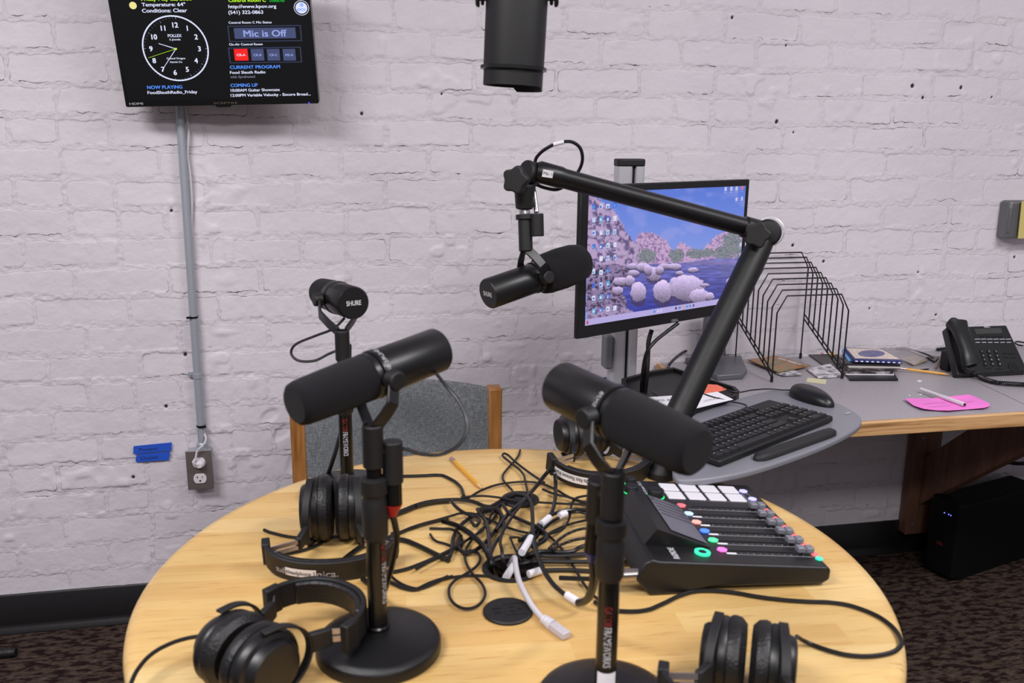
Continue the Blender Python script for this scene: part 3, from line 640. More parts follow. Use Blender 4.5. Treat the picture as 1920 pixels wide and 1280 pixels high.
def stand(label, foot, ztop_, rbase=.0775, zcl=None, zc2=None, txtz=None, tang=0, sticker=None):
    s_ = thing('desk_microphone_stand', label, 'microphone stand', (foot.x, foot.y, TT)); M = Matrix.Translation((foot.x, foot.y, TT))
    MB().lathe([(rbase-.004, .0002), (rbase, .002), (rbase, .013), (rbase-.003, .0175), (rbase-.011, .0205), (rbase*.5, .0275), (.018, .031), (.001, .0312)], M, 64).build('base', mat('stand_base_enamel', (12, 11, 13), .3, bump=(1200, .25)), s_, smooth=50)
    MB().lathe([(.0145, .029), (.0145, .035), (.013, .037)], M, 32).build('collar', BLKG, s_)
    MB().lathe([(.0118, .026), (.0118, zcl-TT+.004)], M, 32).build('lower_tube', BLKG, s_)
    MB().lathe([(.0125, 0), (.0155, .006), (.0155, (zc2-zcl)*.62), (.0145, (zc2-zcl)*.66), (.0145, (zc2-zcl)*.72), (.0168, (zc2-zcl)*.76), (.0168, (zc2-zcl)*.97), (.011, zc2-zcl)], Matrix.Translation((foot.x, foot.y, zcl)), 32).build('clutch', BLKM, s_, smooth=30)
    MB().lathe([(.0095, zc2-.01), (.0095, ztop_)], Matrix.Translation((foot.x, foot.y, 0)), 32).build('upper_tube', BLKG, s_)
    # printed name running down the tube
    a = atan2(-foot.y, -foot.x)+tang
    nrm = Vector((cos(a), sin(a), 0)); z1_, zr, z0_ = txtz
    Mt = frame(Vector((foot.x, foot.y, z1_))+nrm*.0119, (0, 0, -1), nrm)
    tx = MB(); tx.text('GATOR', Mt, 0, -.0045, z1_-zr, .0085, 0, .02, depth=.0002); tx.text('FRAMEWORKS', Mt, z1_-zr+.001, -.0045, z1_-z0_, .0085, 1, .02, depth=.0002)
    # wrap the lettering around the round tube
    for i, v in enumerate(tx.v):
        p = Vector(v)-Vector((foot.x, foot.y, 0)); tg = Vector((-nrm.y, nrm.x, 0)); d_ = p.dot(tg); an = d_/.0121; rr_ = .01205
        q2 = nrm*rr_*cos(an)+tg*rr_*sin(an); tx.v[i] = (foot.x+q2.x, foot.y+q2.y, v[2])
    tx.build('lettering', [REDINK, GREYINK], s_, smooth=0)
    if sticker:
        z_ = sticker; vs = []; fs = []
        for k in range(9):
            an = a+(-1+2*k/8)*.95
            for zz_ in (z_, z_+.017): vs.append((foot.x+.0122*cos(an), foot.y+.0122*sin(an), zz_))
        for k in range(8): fs.append((2*k, 2*k+2, 2*k+3, 2*k+1))
        MB().add(vs, fs).build('sticker', WPAPER, s_, label='white paper sticker')
    return s_
# front left
f1 = onz(709, 1172, TT+.034); f1.z = TT
zt = vz(f1.x, f1.y, 800)
stand('desk microphone stand at the left front with round black base fully in view', f1, zt-.048, zcl=vz(f1.x, f1.y, 1010), zc2=vz(f1.x, f1.y, 893), txtz=(vz(f1.x, f1.y, 1015), vz(f1.x, f1.y, 1050), vz(f1.x, f1.y, 1125)), tang=.95, rbase=.0775)
S1 = Vector((f1.x, f1.y, zt))
c0_ = atd(735, 826, 1.045); c1_ = atd(737, 905, 1.055)
mic_fl = bracket_mic('microphone', 'black broadcast microphone on the left front stand with foam end pointing left', S1, atd(551, 760, .985), atd(822, 655, 1.125), rb=.0285, rw=.0285, conn=(c0_, c1_), badge=False, ringt=.505, stemlen=.05)
# front right
f2 = onz(1135, 1281, TT+.034); f2.z = TT
zt2 = vz(f2.x, f2.y, 888)
stand('desk microphone stand at the right front with its base cut off by the frame', f2, zt2-.048, zcl=vz(f2.x, f2.y, 1085), zc2=vz(f2.x, f2.y, 972), txtz=(vz(f2.x, f2.y, 1128), vz(f2.x, f2.y, 1165), vz(f2.x, f2.y, 1240)), tang=.1, sticker=vz(f2.x, f2.y, 1276), rbase=.0775)
S2 = Vector((f2.x, f2.y, zt2))
c0_ = atd(1123, 898, .965); c1_ = atd(1118, 975, .985)
mic_fr = bracket_mic('microphone', 'black broadcast microphone on the right front stand with foam end pointing right', S2, atd(1309, 848, .88), atd(1050, 723, 1.035), rb=.0295, rw=.0305, conn=(c0_, c1_), badge=False, ringt=.46, stemlen=.05)
# back left
f3 = onz(651, 892, TT+.034); f3.z = TT
zt3 = vz(f3.x, f3.y, 622)
stand('desk microphone stand at the back left behind the headphones', f3, zt3-.048, zcl=vz(f3.x, f3.y, 775), zc2=vz(f3.x, f3.y, 690), txtz=(vz(f3.x, f3.y, 782), vz(f3.x, f3.y, 805), vz(f3.x, f3.y, 850)), tang=.0, rbase=.0775)
S3 = Vector((f3.x, f3.y, zt3))
c0_ = atd(646, 645, 1.55); c1_ = atd(645, 700, 1.56)
mic_bl = bracket_mic('microphone', 'black broadcast microphone on the back left stand with round lettered end facing the camera', S3, atd(602, 547, 1.67), atd(663, 568, 1.53), rb=.0290, rw=.0285, conn=(c0_, c1_), ringt=.50, stemlen=.05)
# inner leads of the microphones
def lead(name, parent, pts, r=.0024, m_=CABM):
    return MB().tube(pts, r, 8).build(name, m_, parent)
lead('lead', mic_bl[0], [atd(646, 596, 1.55), atd(625, 616, 1.54), atd(590, 630, 1.53), atd(555, 645, 1.52), atd(546, 662, 1.52), atd(560, 676, 1.52), atd(590, 676, 1.53), atd(615, 664, 1.54), atd(634, 656, 1.55)])
lead('lead', mic_fl[0], [atd(818, 700, 1.10), atd(838, 725, 1.10), atd(862, 755, 1.09), atd(876, 790, 1.08), atd(872, 815, 1.07), atd(855, 838, 1.06), atd(825, 852, 1.05), atd(790, 851, 1.05), atd(765, 843, 1.05), atd(742, 838, 1.05)])
# white marks on the rings
for (mc, words, sgn) in ((mic_fl, 'SHURE SM7B', 1), (mic_fr, 'SHURE SM7B', 1)):
    t, M, L_, q = mc
    tx = MB(); rr_ = .0316; tmp = MB(); tmp.text(words, I4, 0, 0, .044, .0052, 0, .01)
    cam_l = M.inverted()@CAM; a0 = atan2(cam_l.y, cam_l.x)
    for v in tmp.v:
        an = a0+.65-(v[0]/rr_)*1.05+.35
        tx.v.append(tuple(M@Vector((rr_*cos(an), rr_*sin(an), L_*q-.0115+v[1]))))
    tx.f = tmp.f; tx.mi = tmp.mi; tx.build('lettering', SILV, t, smooth=0)

# ------------------------------------------------------------------ boom arm and its microphone
elb = atd(1436, 436, 1.72); head = atd(1003, 320, 1.56); bb0 = onz(1240, 893, TT); 
ba = thing('microphone_boom', 'black articulated boom arm clamped at the back of the round table', 'microphone arm', bb0)
low = Vector((bb0.x, bb0.y, TT+.03)); 
MB().lathe([(.028, .0005), (.028, .012), (.02, .02), (.014, .05), (.014, .07)], Matrix.Translation(bb0), 32).build('base_clamp', BLKM, ba)
lo_ = low+Vector((0, 0, .03)); M = framez(lo_, elb-lo_)
Ll = (elb-lo_).length
MB().lathe([(.017, 0), (.0255, .012), (.0255, Ll-.05), (.0235, Ll-.02)], M, 32).build('lower_arm', mat('arm_black', (14, 13, 14), .5), ba)
ux = (head-elb); Lu = ux.length; M = framez(elb, ux)
MB().lathe([(.019, 0), (.021, .005), (.021, .05), (.0178, .055), (.0178, Lu-.055), (.0195, Lu-.05), (.0195, Lu-.008), (.015, Lu)], M, 32).build('upper_arm', BLK, ba, smooth=30)
vw = (elb-CAM).normalized()
MB().lathe([(.012, -.032), (.025, -.03), (.026, -.02), (.026, .020), (.022, .024), (.01, .026)], framez(elb+Vector((.004, 0, 0)), -vw), 32).build('elbow_joint', BLKM, ba)
MB().lathe([(.0262, -.006), (.0285, -.005), (.0285, .006), (.0262, .007)], framez(elb+Vector((.008, .0, .002)), -vw), 40, cap=False).build('elbow_band', ALU, ba, label='bright metal band')
def starknob(P, ax, r, th, m_, par):
    pts = []
    for k in range(40):
        a = 2*pi*k/40; rr_ = r*(.89+.11*cos(5*a)); pts.append((rr_*cos(a), rr_*sin(a)))
    mb = MB(); Mk = framez(P, ax); mb.prism(pts, 0, th, Mk); mb.lathe([(r*.4, -.012), (r*.4, 0)], Mk, 16); mb.build('knob', m_, par, bevel=.003, seg=3)
starknob(atd(1420, 440, 1.675), -vw, .026, .014, BLKM, ba)
hd = atd(985, 335, 1.55)
starknob(atd(971, 338, 1.525), -vw+Vector((-.25, 0, 0)), .0255, .014, BLKM, ba)
MB().cyl(atd(985, 322, 1.56), atd(1010, 328, 1.58), .022, .018).build('head_joint', BLKM, ba, bevel=.003)
dn_top = atd(984, 345, 1.56); dn_bot = atd(983, 392, 1.57)
MB().cyl(dn_top, dn_bot, .0195, .0155).build('swivel_socket', BLKM, ba, bevel=.003)
MB().cyl(dn_bot, atd(984, 402, 1.57), .010, n=20).build('thread', CHROME, ba)
# label sticker Mic 1
pa = Pl(atd(1016, 331, 1.543), atd(1036, 334, 1.5485)-atd(1016, 331, 1.543), Vector((0, -.1, 1)))
h1 = pa.hit(1017, 316)[1]; g = MB()
g.add([(0, 0, .0), (.0195, 0, .0), (.0195, h1*.9, .0), (0, h1*.95, 0)], [(0, 1, 2, 3)], 0, pa.M); g.text('Mic 1', pa.M, .002, .004, .0175, .0055, 1, .0, depth=.0004)
g.build('sticker', [WPAPER, DARKINK], ba, smooth=0, label='white sticker reading Mic 1')
st_top = atd(984, 402, 1.57); st_y = atd(986, 468, 1.575); ddn = (st_y-st_top).normalized()
tip = atd(1098, 487, 1.685); end = atd(915, 551, 1.565)
def_conn = (atd(1006, 400, 1.565), atd(1007, 443, 1.57))
t = bracket_mic('microphone', 'black broadcast microphone hanging from the boom arm in front of the monitor', st_y, tip, end, rb=.0278, rw=.0375, down=-ddn, stemlen=(st_y-st_top).length-.003, conn=def_conn, ringt=.50, wide=True)
MB().cyl(st_top-ddn*.0, st_top+ddn*.009, .0165, .0165).build('locking_ring', BLKM, t[0], bevel=.001)
MB().cyl(def_conn[0]-ddn*.002, atd(1000, 352, 1.575), .0045, n=12).build('connector_sleeve', CHROME, t[0])
bc = thing('boom_cable', 'thin black cable looping over the joint of the boom arm', 'cable', head)
MB().tube([atd(1002, 350, 1.60), atd(1003, 305, 1.60), atd(1012, 288, 1.59), atd(1030, 275, 1.58), atd(1050, 267, 1.58), atd(1072, 266, 1.59), atd(1088, 278, 1.60), atd(1092, 300, 1.61), atd(1084, 322, 1.62), atd(1066, 343, 1.62), atd(1045, 355, 1.61), atd(1022, 352, 1.60), atd(1006, 346, 1.59)], .0032, 8).build('cord', CABM, bc)
MB().cyl(atd(1037, 271, 1.578), atd(1057, 266, 1.579), .0038, n=12).build('cable_label', WPAPER, bc, label='pale paper cable label')

# ------------------------------------------------------------------ hanging spotlight at the top
lb_ = atd(963, 128, 1.35); lt = lb_+Vector((.007, 0, .165)); dr = (lb_-lt).normalized(); M = framez(lt, dr); Lh = (lb_-lt).length
lm = thing('hanging_spotlight', 'black cylindrical spotlight hanging into the top of the picture', 'spotlight', lt)
R_ = .0465
MB().lathe([(R_*.5, -.035), (R_*.9, -.03), (R_*1.01, 0), (R_, Lh-.002), (R_*.93, Lh)], M, 48).build('barrel', BLKM, lm)
MB().lathe([(R_, Lh-.003), (R_+.0045, Lh-.002), (R_+.0045, Lh+.003), (R_, Lh+.004)], M, 48, cap=False).build('rim', mat('worn_black_rim', (48, 48, 48), .25, .6), lm)
hb = MB()   # hood: half shield longer than the rest
vs = []; fs = []; nh = 48
for k in range(nh+1):
    a = -pi/2+radians(-10)+2*pi*k/nh; far = .0265 if not (-1.25 < a < .5) else .0325
    for rr_ in (R_*.985, R_*.955):
        for zz_ in (Lh-.001, Lh+far): vs.append((rr_*cos(a), rr_*sin(a), zz_))
for k in range(nh):
    a = 4*k; b2 = 4*k+4; fs += [(a, b2, b2+1, a+1), (a+2, a+3, b2+3, b2+2), (a+1, b2+1, b2+3, a+3)]
hb.add(vs, fs, 0, M).build('hood', BLKM, lm)
for sx_ in (-1, 1):
    k0 = lt+_r*sx_*R_+dr*(Lh*.385); k1 = k0+_r*sx_*.010
    MB().cyl(k0, k1, .0045, n=12).build('pivot_bolt', BLKG, lm)
    MB().cyl(k1, k1+_r*sx_*.006, .014, .012).cyl(k1-_r*sx_*.007, k1-_r*sx_*.002, .0105).build('wing_knob', BLKM, lm, bevel=.002)
ytop = lt-dr*.12
MB().strip([lt+_r*(-R_-.008)+dr*(Lh*.385), lt+_r*(-R_-.008)-dr*.06, ytop-_r*.03, ytop+_r*.03, lt+_r*(R_+.008)-dr*.06, lt+_r*(R_+.008)+dr*(Lh*.385)], _fw, .02, .003, smooth=False).build('yoke', BLKM, lm)
MB().cyl(ytop, Vector((ytop.x, ytop.y, 2.62)), .009).build('drop_pipe', BLKM, lm)
MB().cyl(Vector((ytop.x, ytop.y, 2.60)), Vector((ytop.x, ytop.y, 2.64)), .04).build('ceiling_cup', BLKM, lm)

# ------------------------------------------------------------------ headphones
SLIDE = mat('polished_slider', (178, 172, 176), .3, .9)
def headphones(label, O, top, xdir, spread=.024, bw=.088, H=None, txt=None, rc_=.050, tiltL=0, tiltR=0, wcup=.042, bandw=.032):
    """O centre between the cups, top = crown of the headband, xdir = from left cup to right cup"""
    O = Vector(O); top = Vector(top); z = top-O; Hh = z.length
    M = frame(O, xdir, z)
    t = thing('headphones', label, 'headphones', (O.x, O.y, TT))
    def W(p): return M@Vector(p)
    for s_ in (-1, 1):
        tl = (tiltL if s_ < 0 else tiltR)
        Mc = M@Matrix.Translation((s_*spread, 0, 0))@Matrix.Rotation(tl, 4, 'Y')@Matrix.Rotation(s_*pi/2, 4, 'Y')   # local z points outward
        sy_ = rc_/wcup
        MB().lathe([(wcup*.5, -.016), (wcup*.62, -.019), (wcup*.84, -.0185), (wcup*.99, -.012), (wcup*1.02, -.004), (wcup*.98, .001), (wcup*.9, .002)], Mc, 48, cap=True, sx=rc_/wcup, sy=1).build('ear_pad', LEATH, t)
        cp = MB().lathe([(wcup*.93, .0005), (wcup*.97, .004), (wcup*.97, .011), (wcup*.90, .0165), (wcup*.78, .019), (wcup*.74, .026), (wcup*.68, .030), (wcup*.50, .0315), (.001, .0318)], Mc, 48, sx=rc_/wcup, sy=1).build('ear_cup', BLK, t, smooth=30)
        # yoke: a C around the cup and an arm up to the slider
        xo = s_*(spread+.0135)
        arcp = []
        for k in range(9):
            a = radians(-4+188*k/8); arcp.append(W((xo+s_*.006*abs(sin(a)), (wcup+.0015)*cos(a), (rc_+.010)*sin(a)*.98)))
        MB().strip(arcp, M.to_3x3()@Vector((1, 0, 0)), .011, .0035, seg=4).build('yoke', BLKM, t, bevel=.001)
        y0 = W((xo+s_*.003, 0, rc_+.008)); y1 = W((xo+s_*.014, 0, rc_+.036)); 
        arm = MB().strip([y0, y1], M.to_3x3()@Vector((0, 1, 0)), lambda u: .026-.004*u, .009, smooth=False).build('yoke_arm', BLKM, t, bevel=.002)
        y2 = W((s_*(bw-.004), 0, rc_+.050))
        for off in (-.005, .005):
            o_ = (M.to_3x3()@Vector((0, 1, 0)))*off; MB().strip([y1+o_, y2+o_], M.to_3x3()@Vector((0, 1, 0)), .007, .002, smooth=False).build('slider', SLIDE, t, label='bright metal slider')
    zb = rc_+.040; pts = []
    n_ = 16
    for k in range(n_+1):
        a = pi*k/n_; ex = .9
        cx_ = -cos(a); sz_ = sin(a); pts.append(W((bw*math.copysign(abs(cx_)**ex, cx_), 0, zb+(Hh-zb)*abs(sz_)**.95)))
    MB().strip(pts, M.to_3x3()@Vector((0, 1, 0)), bandw, .007, seg=3).build('headband', BLKM, t, bevel=.0015, smooth=60)
    ins = [O+(p-O)*.955 for p in pts[3:-3]]
    MB().strip(ins, M.to_3x3()@Vector((0, 1, 0)), bandw*.9, .009, seg=3).build('headband_pad', LEATH, t, bevel=.003, smooth=60)
    for s_ in (0, 1):
        e0 = pts[0 if s_ == 0 else -1]; e1 = pts[1 if s_ == 0 else -2]
        MB().strip([e0+(e0-e1)*.15, e1+(e1-e0)*.3], M.to_3x3()@Vector((0, 1, 0)), bandw+.002, .012, smooth=False).build('headband_end', BLKM, t, bevel=.002)
    return t, M, pts
def on_band(t, M, pts, outward, body, a0, a1, w0, h, mi_mat, lift=.0042, flip=1, y0=0., plate=None):
    """lettering or label bent round the outside of the headband"""
    P = catmull([Vector(p) for p in pts], 6); S = [0]
    for i in range(1, len(P)): S.append(S[-1]+(P[i]-P[i-1]).length)
    T_ = S[-1]; Y = M.to_3x3()@Vector((0, 1, 0)); O = M.col[3].to_3d()
    def at(s_, y_, lf):
        s_ = max(0, min(T_-1e-4, s_)); i = max(j for j in range(len(S)) if S[j] <= s_); i = min(i, len(P)-2); f = (s_-S[i])/(S[i+1]-S[i])
        p = P[i].lerp(P[i+1], f); tg = (P[i+1]-P[i]).normalized(); n = tg.cross(Y).normalized()
        if n.dot(p-O) < 0: n = -n
        return p+n*lf+Y*y_
    if plate:
        vs = []; fs = []; n_ = 16
        for k in range(n_+1):
            s_ = T_*(a0+(a1-a0)*k/n_)
            for y_ in (y0-plate/2, y0+plate/2): vs.append(at(s_, y_, lift))
        for k in range(n_): fs.append((2*k, 2*k+1, 2*k+3, 2*k+2))
        MB().add(vs, fs).build('paper_label', WPAPER, t, label='white paper label')
    if body:
        tmp = MB(); tmp.text(body, I4, 0, 0, 1, h, 0, .012); m2 = MB(); m2.f = tmp.f; m2.mi = tmp.mi
        for v in tmp.v:
            f = v[0]; s_ = T_*((a0+(a1-a0)*(.04+.92*f)) if plate else (a0+(a1-a0)*f)); m2.v.append(tuple(at(s_, y0+flip*(v[1]-h/2), lift+.0004)))
        m2.build('lettering', mi_mat, t, smooth=0)
# A: back left
cA = onz(628, 950, TT+.053); crA = onz(546, 1066, TT+.019)
hA = headphones('black headphones lying at the left back of the table with a label reading headphone 3', cA, crA, onz(690, 1006)-onz(560, 1012), bw=.094, spread=.0215, wcup=.051, rc_=.050, bandw=.036)
# B: front left
cB = onz(462, 1228, TT+.045); cB.z = TT+.045; crB = onz(686, 1134, TT+.050)
hB = headphones('black headphones in the left front corner touching the round stand base', cB, crB, onz(500, 1262)-onz(425, 1222), bw=.070, spread=.024, wcup=.043, rc_=.047, bandw=.034)
# C: front right
cC = onz(1402, 1238, TT+.045); cC.z = TT+.046; crC = cC+Vector((-.02, -.165, .03))
hC = headphones('black headphones at the right front edge of the table cut off by the frame', cC, crC, onz(1490, 1245)-onz(1320, 1215), bw=.085, spread=.0215, wcup=.046, rc_=.049)
# D: behind the right microphone
cD = Vector((.468, 1.60, TT+.05)); crD = cD+Vector((.06, -.97, -.2))*.172
hD = headphones('black headphones behind the right front microphone with a label reading do not remove', cD, crD, Vector((.99, .08, 0)), bw=.098, spread=.022, wcup=.043, rc_=.047, bandw=.034)

# ------------------------------------------------------------------ cables on the table
_cc = [0]
def cab(pts, r=.0026, name='cable', label='black cable in the tangle in the middle of the table', group='tangled black cables', m_=None, crop=(780, 820, 3.2), lift=.0, hs=None, parts=True, cat='cable'):
    P = []
    for i, p in enumerate(pts):
        x, y = (crop[0]+p[0]/crop[2], crop[1]+p[1]/crop[2]) if crop else p[:2]
        h = (hs[i] if hs else (p[2] if len(p) > 2 else lift)); 
        P.append(onz(x, y, TT+r+.0006+h))
    Q = [P[0]]                                  # soften the corners once
    for i in range(len(P)-1): Q += [P[i].lerp(P[i+1], .27), P[i].lerp(P[i+1], .73)]
    P = Q+[P[-1]]
    o = MB().tube(P, r, 8).build(name, m_ or CABM)
    tagp(o, label, cat, group); return o, P
k = 0
def pile(pts, r, lift, m_=None, **kw): return cab(pts, r*.72, lift=lift, m_=m_, **kw)
pile([(0, 410), (80, 385), (220, 370), (330, 378), (430, 420), (480, 400), (560, 345), (650, 345, .012), (690, 380, .016), (700, 470, .018), (700, 580, .018), (730, 720, .018), (800, 860, .016), (900, 950, .012), (960, 985, .010), (1020, 990, .012), (1055, 950, .03), (1080, 860, .06), (1090, 760, .09)], .0048, .004, label='thick black microphone cable rising to the right front stand', group=None)
pile([(0, 530), (170, 482), (300, 445), (420, 480), (540, 540), (700, 580), (860, 572), (920, 500), (935, 380), (990, 350), (1100, 350)], .0030, .008)
pile([(440, 830), (300, 825), (150, 850), (60, 895), (0, 910), (-110, 870), (-180, 795)], .0028, .0005, crop=(780, 820, 3.2))
pile([(520, 390), (460, 500), (380, 560), (300, 660), (290, 730), (330, 810), (410, 890), (415, 970), (340, 1030), (240, 1015), (190, 940), (215, 865), (310, 812), (380, 760), (385, 700), (330, 672), (280, 700)], .0030, .002)
pile([(0, 640), (100, 690), (190, 735), (215, 680), (225, 580), (290, 500), (400, 445), (500, 440), (515, 500), (430, 620), (340, 690), (270, 690), (248, 630), (270, 590)], .0045, .003)
pile([(625, 75), (612, 120), (545, 190), (512, 240), (550, 290), (582, 320), (580, 380)], .0030, .002)
pile([(770, 270), (700, 225), (600, 150), (540, 92), (512, 105), (560, 145), (640, 205), (660, 280), (672, 350), (700, 420)], .0030, .004)
pile([(0, 790), (120, 722), (300, 620), (420, 540), (460, 440), (520, 385), (600, 370)], .0030, .006)
pile([(270, 360), (350, 350), (450, 352), (620, 380), (830, 395), (1040, 402), (1100, 410)], .0030, .010)
pile([(300, 370), (420, 300), (560, 268), (720, 265), (820, 300), (940, 370), (1040, 400), (1120, 420)], .0030, .004)
pile([(160, 500), (280, 540), (400, 640), (450, 740), (470, 800, -.01), (480, 830, -.03)], .0060, .010, m_=CABG)
pile([(370, 430), (430, 520), (440, 640), (450, 740), (520, 810, -.02)], .0050, .006, m_=CABG)
pile([(560, 790, -.01), (640, 755), (720, 742), (860, 745), (1040, 745), (1200, 750), (1330, 740)], .0048, .004)
pile([(600, 800, -.01), (700, 800), (780, 795), (900, 792), (1100, 802), (1250, 806)], .0042, .001)
pile([(600, 740, -.01), (680, 700), (760, 680), (920, 692), (1000, 650), (1060, 640), (1200, 640), (1320, 640)], .0048, .006)
pile([(620, 720, -.01), (700, 706), (850, 712), (1000, 700), (1080, 690), (1300, 700)], .0048, .003)
pile([(590, 745, -.01), (640, 640), (720, 530), (820, 455), (930, 432), (1040, 435), (1180, 450)], .0042, .014, m_=CABG)
pile([(640, 720, -.01), (700, 620), (790, 520), (880, 470), (960, 440), (1040, 460), (1180, 470)], .0042, .010, m_=CABG)
pile([(560, 600), (620, 598), (700, 622), (640, 700)], .0026, .012)
pile([(565, 600), (590, 660), (632, 742, .0)], .0026, .012)
pile([(210, 370), (230, 410), (300, 460), (390, 480), (360, 540), (330, 500)], .0040, .010)
pile([(80, 545), (140, 545), (230, 550), (280, 600), (270, 680), (190, 640), (110, 620), (85, 580)], .0028, .001)
pile([(520, 400), (560, 460), (640, 500), (740, 540), (800, 600), (700, 660)], .0042, .016)
pile([(380, 430), (470, 420), (520, 460), (530, 560), (470, 640), (440, 720)], .0042, .012)
pile([(660, 370), (600, 440), (560, 500), (500, 600), (520, 700), (530, 830, -.02)], .0036, .018)
pile([(620, 620), (720, 560), (800, 480), (832, 400), (838, 300, .006), (836, 225, .02), (822, 188, .03), (800, 195, .03), (770, 230, .02), (700, 320, .01), (620, 400), (540, 470), (480, 560)], .0050, .012, m_=CABG)
pile([(620, 490), (700, 520), (800, 590), (880, 670), (960, 800), (1030, 915), (1115, 990)], .0030, .002)
pile([(0, 910), (100, 860), (220, 830)], .0026, .003)
pile([(740, 620), (820, 560), (920, 520), (1000, 500), (1100, 480)], .0030, .006)
pile([(760, 310), (830, 340), (930, 360), (1010, 390), (1060, 380)], .0030, .012)
# white marker sleeves on the pile's cables
for (a_, b2_, hh_) in (((750, 520), (800, 480), .019), ((860, 470), (900, 455), .018), ((540, 840), (590, 760), .004), ((635, 690), (690, 600), .022), ((675, 820), (755, 795), .008), ((905, 945), (970, 985), .016)):
    P0 = onz(780+a_[0]/3.2, 820+a_[1]/3.2, TT+hh_); P1 = onz(780+b2_[0]/3.2, 820+b2_[1]/3.2, TT+hh_)
    tagp(MB().cyl(P0, P1, .0056, n=12).build('cable_label', WPAPER), 'white paper sleeve wrapped round a black cable in the tangle', 'label', 'white cable sleeves')
# braided leads with pale flecks
BRAID = bpy.data.materials.new('braided_black_white'); BRAID.use_nodes = True
nt = BRAID.node_tree; vo = N(nt, 'ShaderNodeTexVoronoi', Scale=330); tcx = N(nt, 'ShaderNodeTexCoord'); nt.links.new(tcx.outputs['Object'], vo.inputs['Vector'])
rp = ramp(nt, [(0, (205, 190, 170)), (.22, (120, 110, 100)), (.3, (20, 19, 20))]); nt.links.new(vo.outputs['Distance'], rp.inputs['Fac']); nt.links.new(rp.outputs['Color'], nt.nodes['Principled BSDF'].inputs['Base Color'])
pile([(800, 665), (870, 600), (950, 557), (1040, 540), (1180, 520)], .0034, .016, m_=BRAID, label='braided black cable with pale flecks beside the mixer', group='braided cables')
pile([(820, 672), (900, 628), (990, 605), (1080, 602), (1200, 600)], .0034, .013, m_=BRAID, label='braided black cable with pale flecks beside the mixer', group='braided cables')
# white network plug lead
en = thing('network_cable', 'white network cable with clear plug hanging out of the table opening', 'cable', hole_c)
def cpx(x, y): return (780+x/3.2, 820+y/3.2)
P = [onz(*cpx(560, 770), TT-.01), onz(*cpx(590, 720), TT+.02), onz(*cpx(598, 770), TT+.024), onz(*cpx(615, 850), TT+.02), onz(*cpx(650, 930), TT+.014), onz(*cpx(700, 1015), TT+.008), onz(*cpx(760, 1085), TT+.006)]
MB().tube(P, .0040, 10).build('cord', WCAB, en)
pa0 = P[-1]; pa1 = onz(*cpx(905, 1190), TT+.006); dd = (pa1-pa0).normalized(); M = frame(pa0, dd, (0, 0, 1))
MB().lathe([(.004, 0), (.0068, .003), (.0055, .006), (.0075, .009), (.0058, .012), (.0078, .014), (.0078, .022)], M@Matrix.Rotation(pi/2, 4, 'Y'), 16).build('boot', WCAB, en)
Lp = (pa1-pa0).length
MB().box((.020, -.0065, -.0045), (Lp, .0065, .0045), M).build('plug', mat('clear_plastic', (205, 198, 206), .15, alpha=.8), en, bevel=.001)
# long headphone lead on the right
rl = [(1115, 1128), (1135, 1140), (1165, 1146), (1210, 1145), (1240, 1133), (1280, 1113), (1315, 1106), (1370, 1109), (1430, 1120), (1500, 1127), (1570, 1129), (1620, 1142), (1665, 1165), (1692, 1198), (1686, 1218), (1650, 1229), (1600, 1230), (1555, 1220), (1510, 1203), (1494, 1193, .02)]
cab(rl, .0029, label='long black headphone lead curving along the right edge of the table', group=None, crop=None, name='headphone_lead')
cab([(376, 1192, .03), (350, 1196, .03), (318, 1206, .03), (285, 1224, .028), (262, 1248, .024), (247, 1275, .02), (238, 1310, .01)], .0026, label='black headphone lead arching off the left edge of the table', group=None, crop=None, name='headphone_lead')
c7 = (440, 840, 2.91)
kw = dict(crop=c7, name='headphone_lead')
cab([(600, 480), (480, 488), (330, 490), (200, 462), (160, 445)], .0026, label='thin black lead lying inside the loop of the back left headphones', group=None, **kw)
cab([(170, 545), (250, 575), (350, 565), (450, 530), (500, 495), (520, 470)], .0026, label='short black lead passing under the back left headphones', group=None, **kw)
cab([(480, 735), (560, 640), (640, 570), (720, 520), (810, 497), (910, 495), (1000, 530), (1100, 580), (1170, 612)], .0040, .001 and 'cable' or 'cable', label='black cable running behind the left front stand into the tangle', group='cables left of the tangle', crop=c7)
cab([(600, 650), (700, 680), (800, 676), (900, 672), (1040, 622), (1170, 560)], .0028, label='black cable running behind the left front stand into the tangle', group='cables left of the tangle', crop=c7)
cab([(540, 715), (640, 705), (740, 680), (850, 730), (930, 768), (1010, 770), (1164, 700)], .0028, label='black cable running behind the left front stand into the tangle', group='cables left of the tangle', crop=c7)
cab([(820, 375), (900, 352), (1000, 310), (1080, 292), (1170, 286)], .0048, label='black cable running behind the left front stand into the tangle', group='cables left of the tangle', crop=c7)
cab([(820, 150), (900, 153), (1020, 150), (1110, 145), (1150, 152), (1230, 200), (1250, 260)], .0030, label='black cable running behind the left front stand into the tangle', group='cables left of the tangle', crop=c7)
cab([(830, 490), (880, 470), (1000, 420), (1164, 380)], .0030, label='black cable running behind the left front stand into the tangle', group='cables left of the tangle', crop=c7)
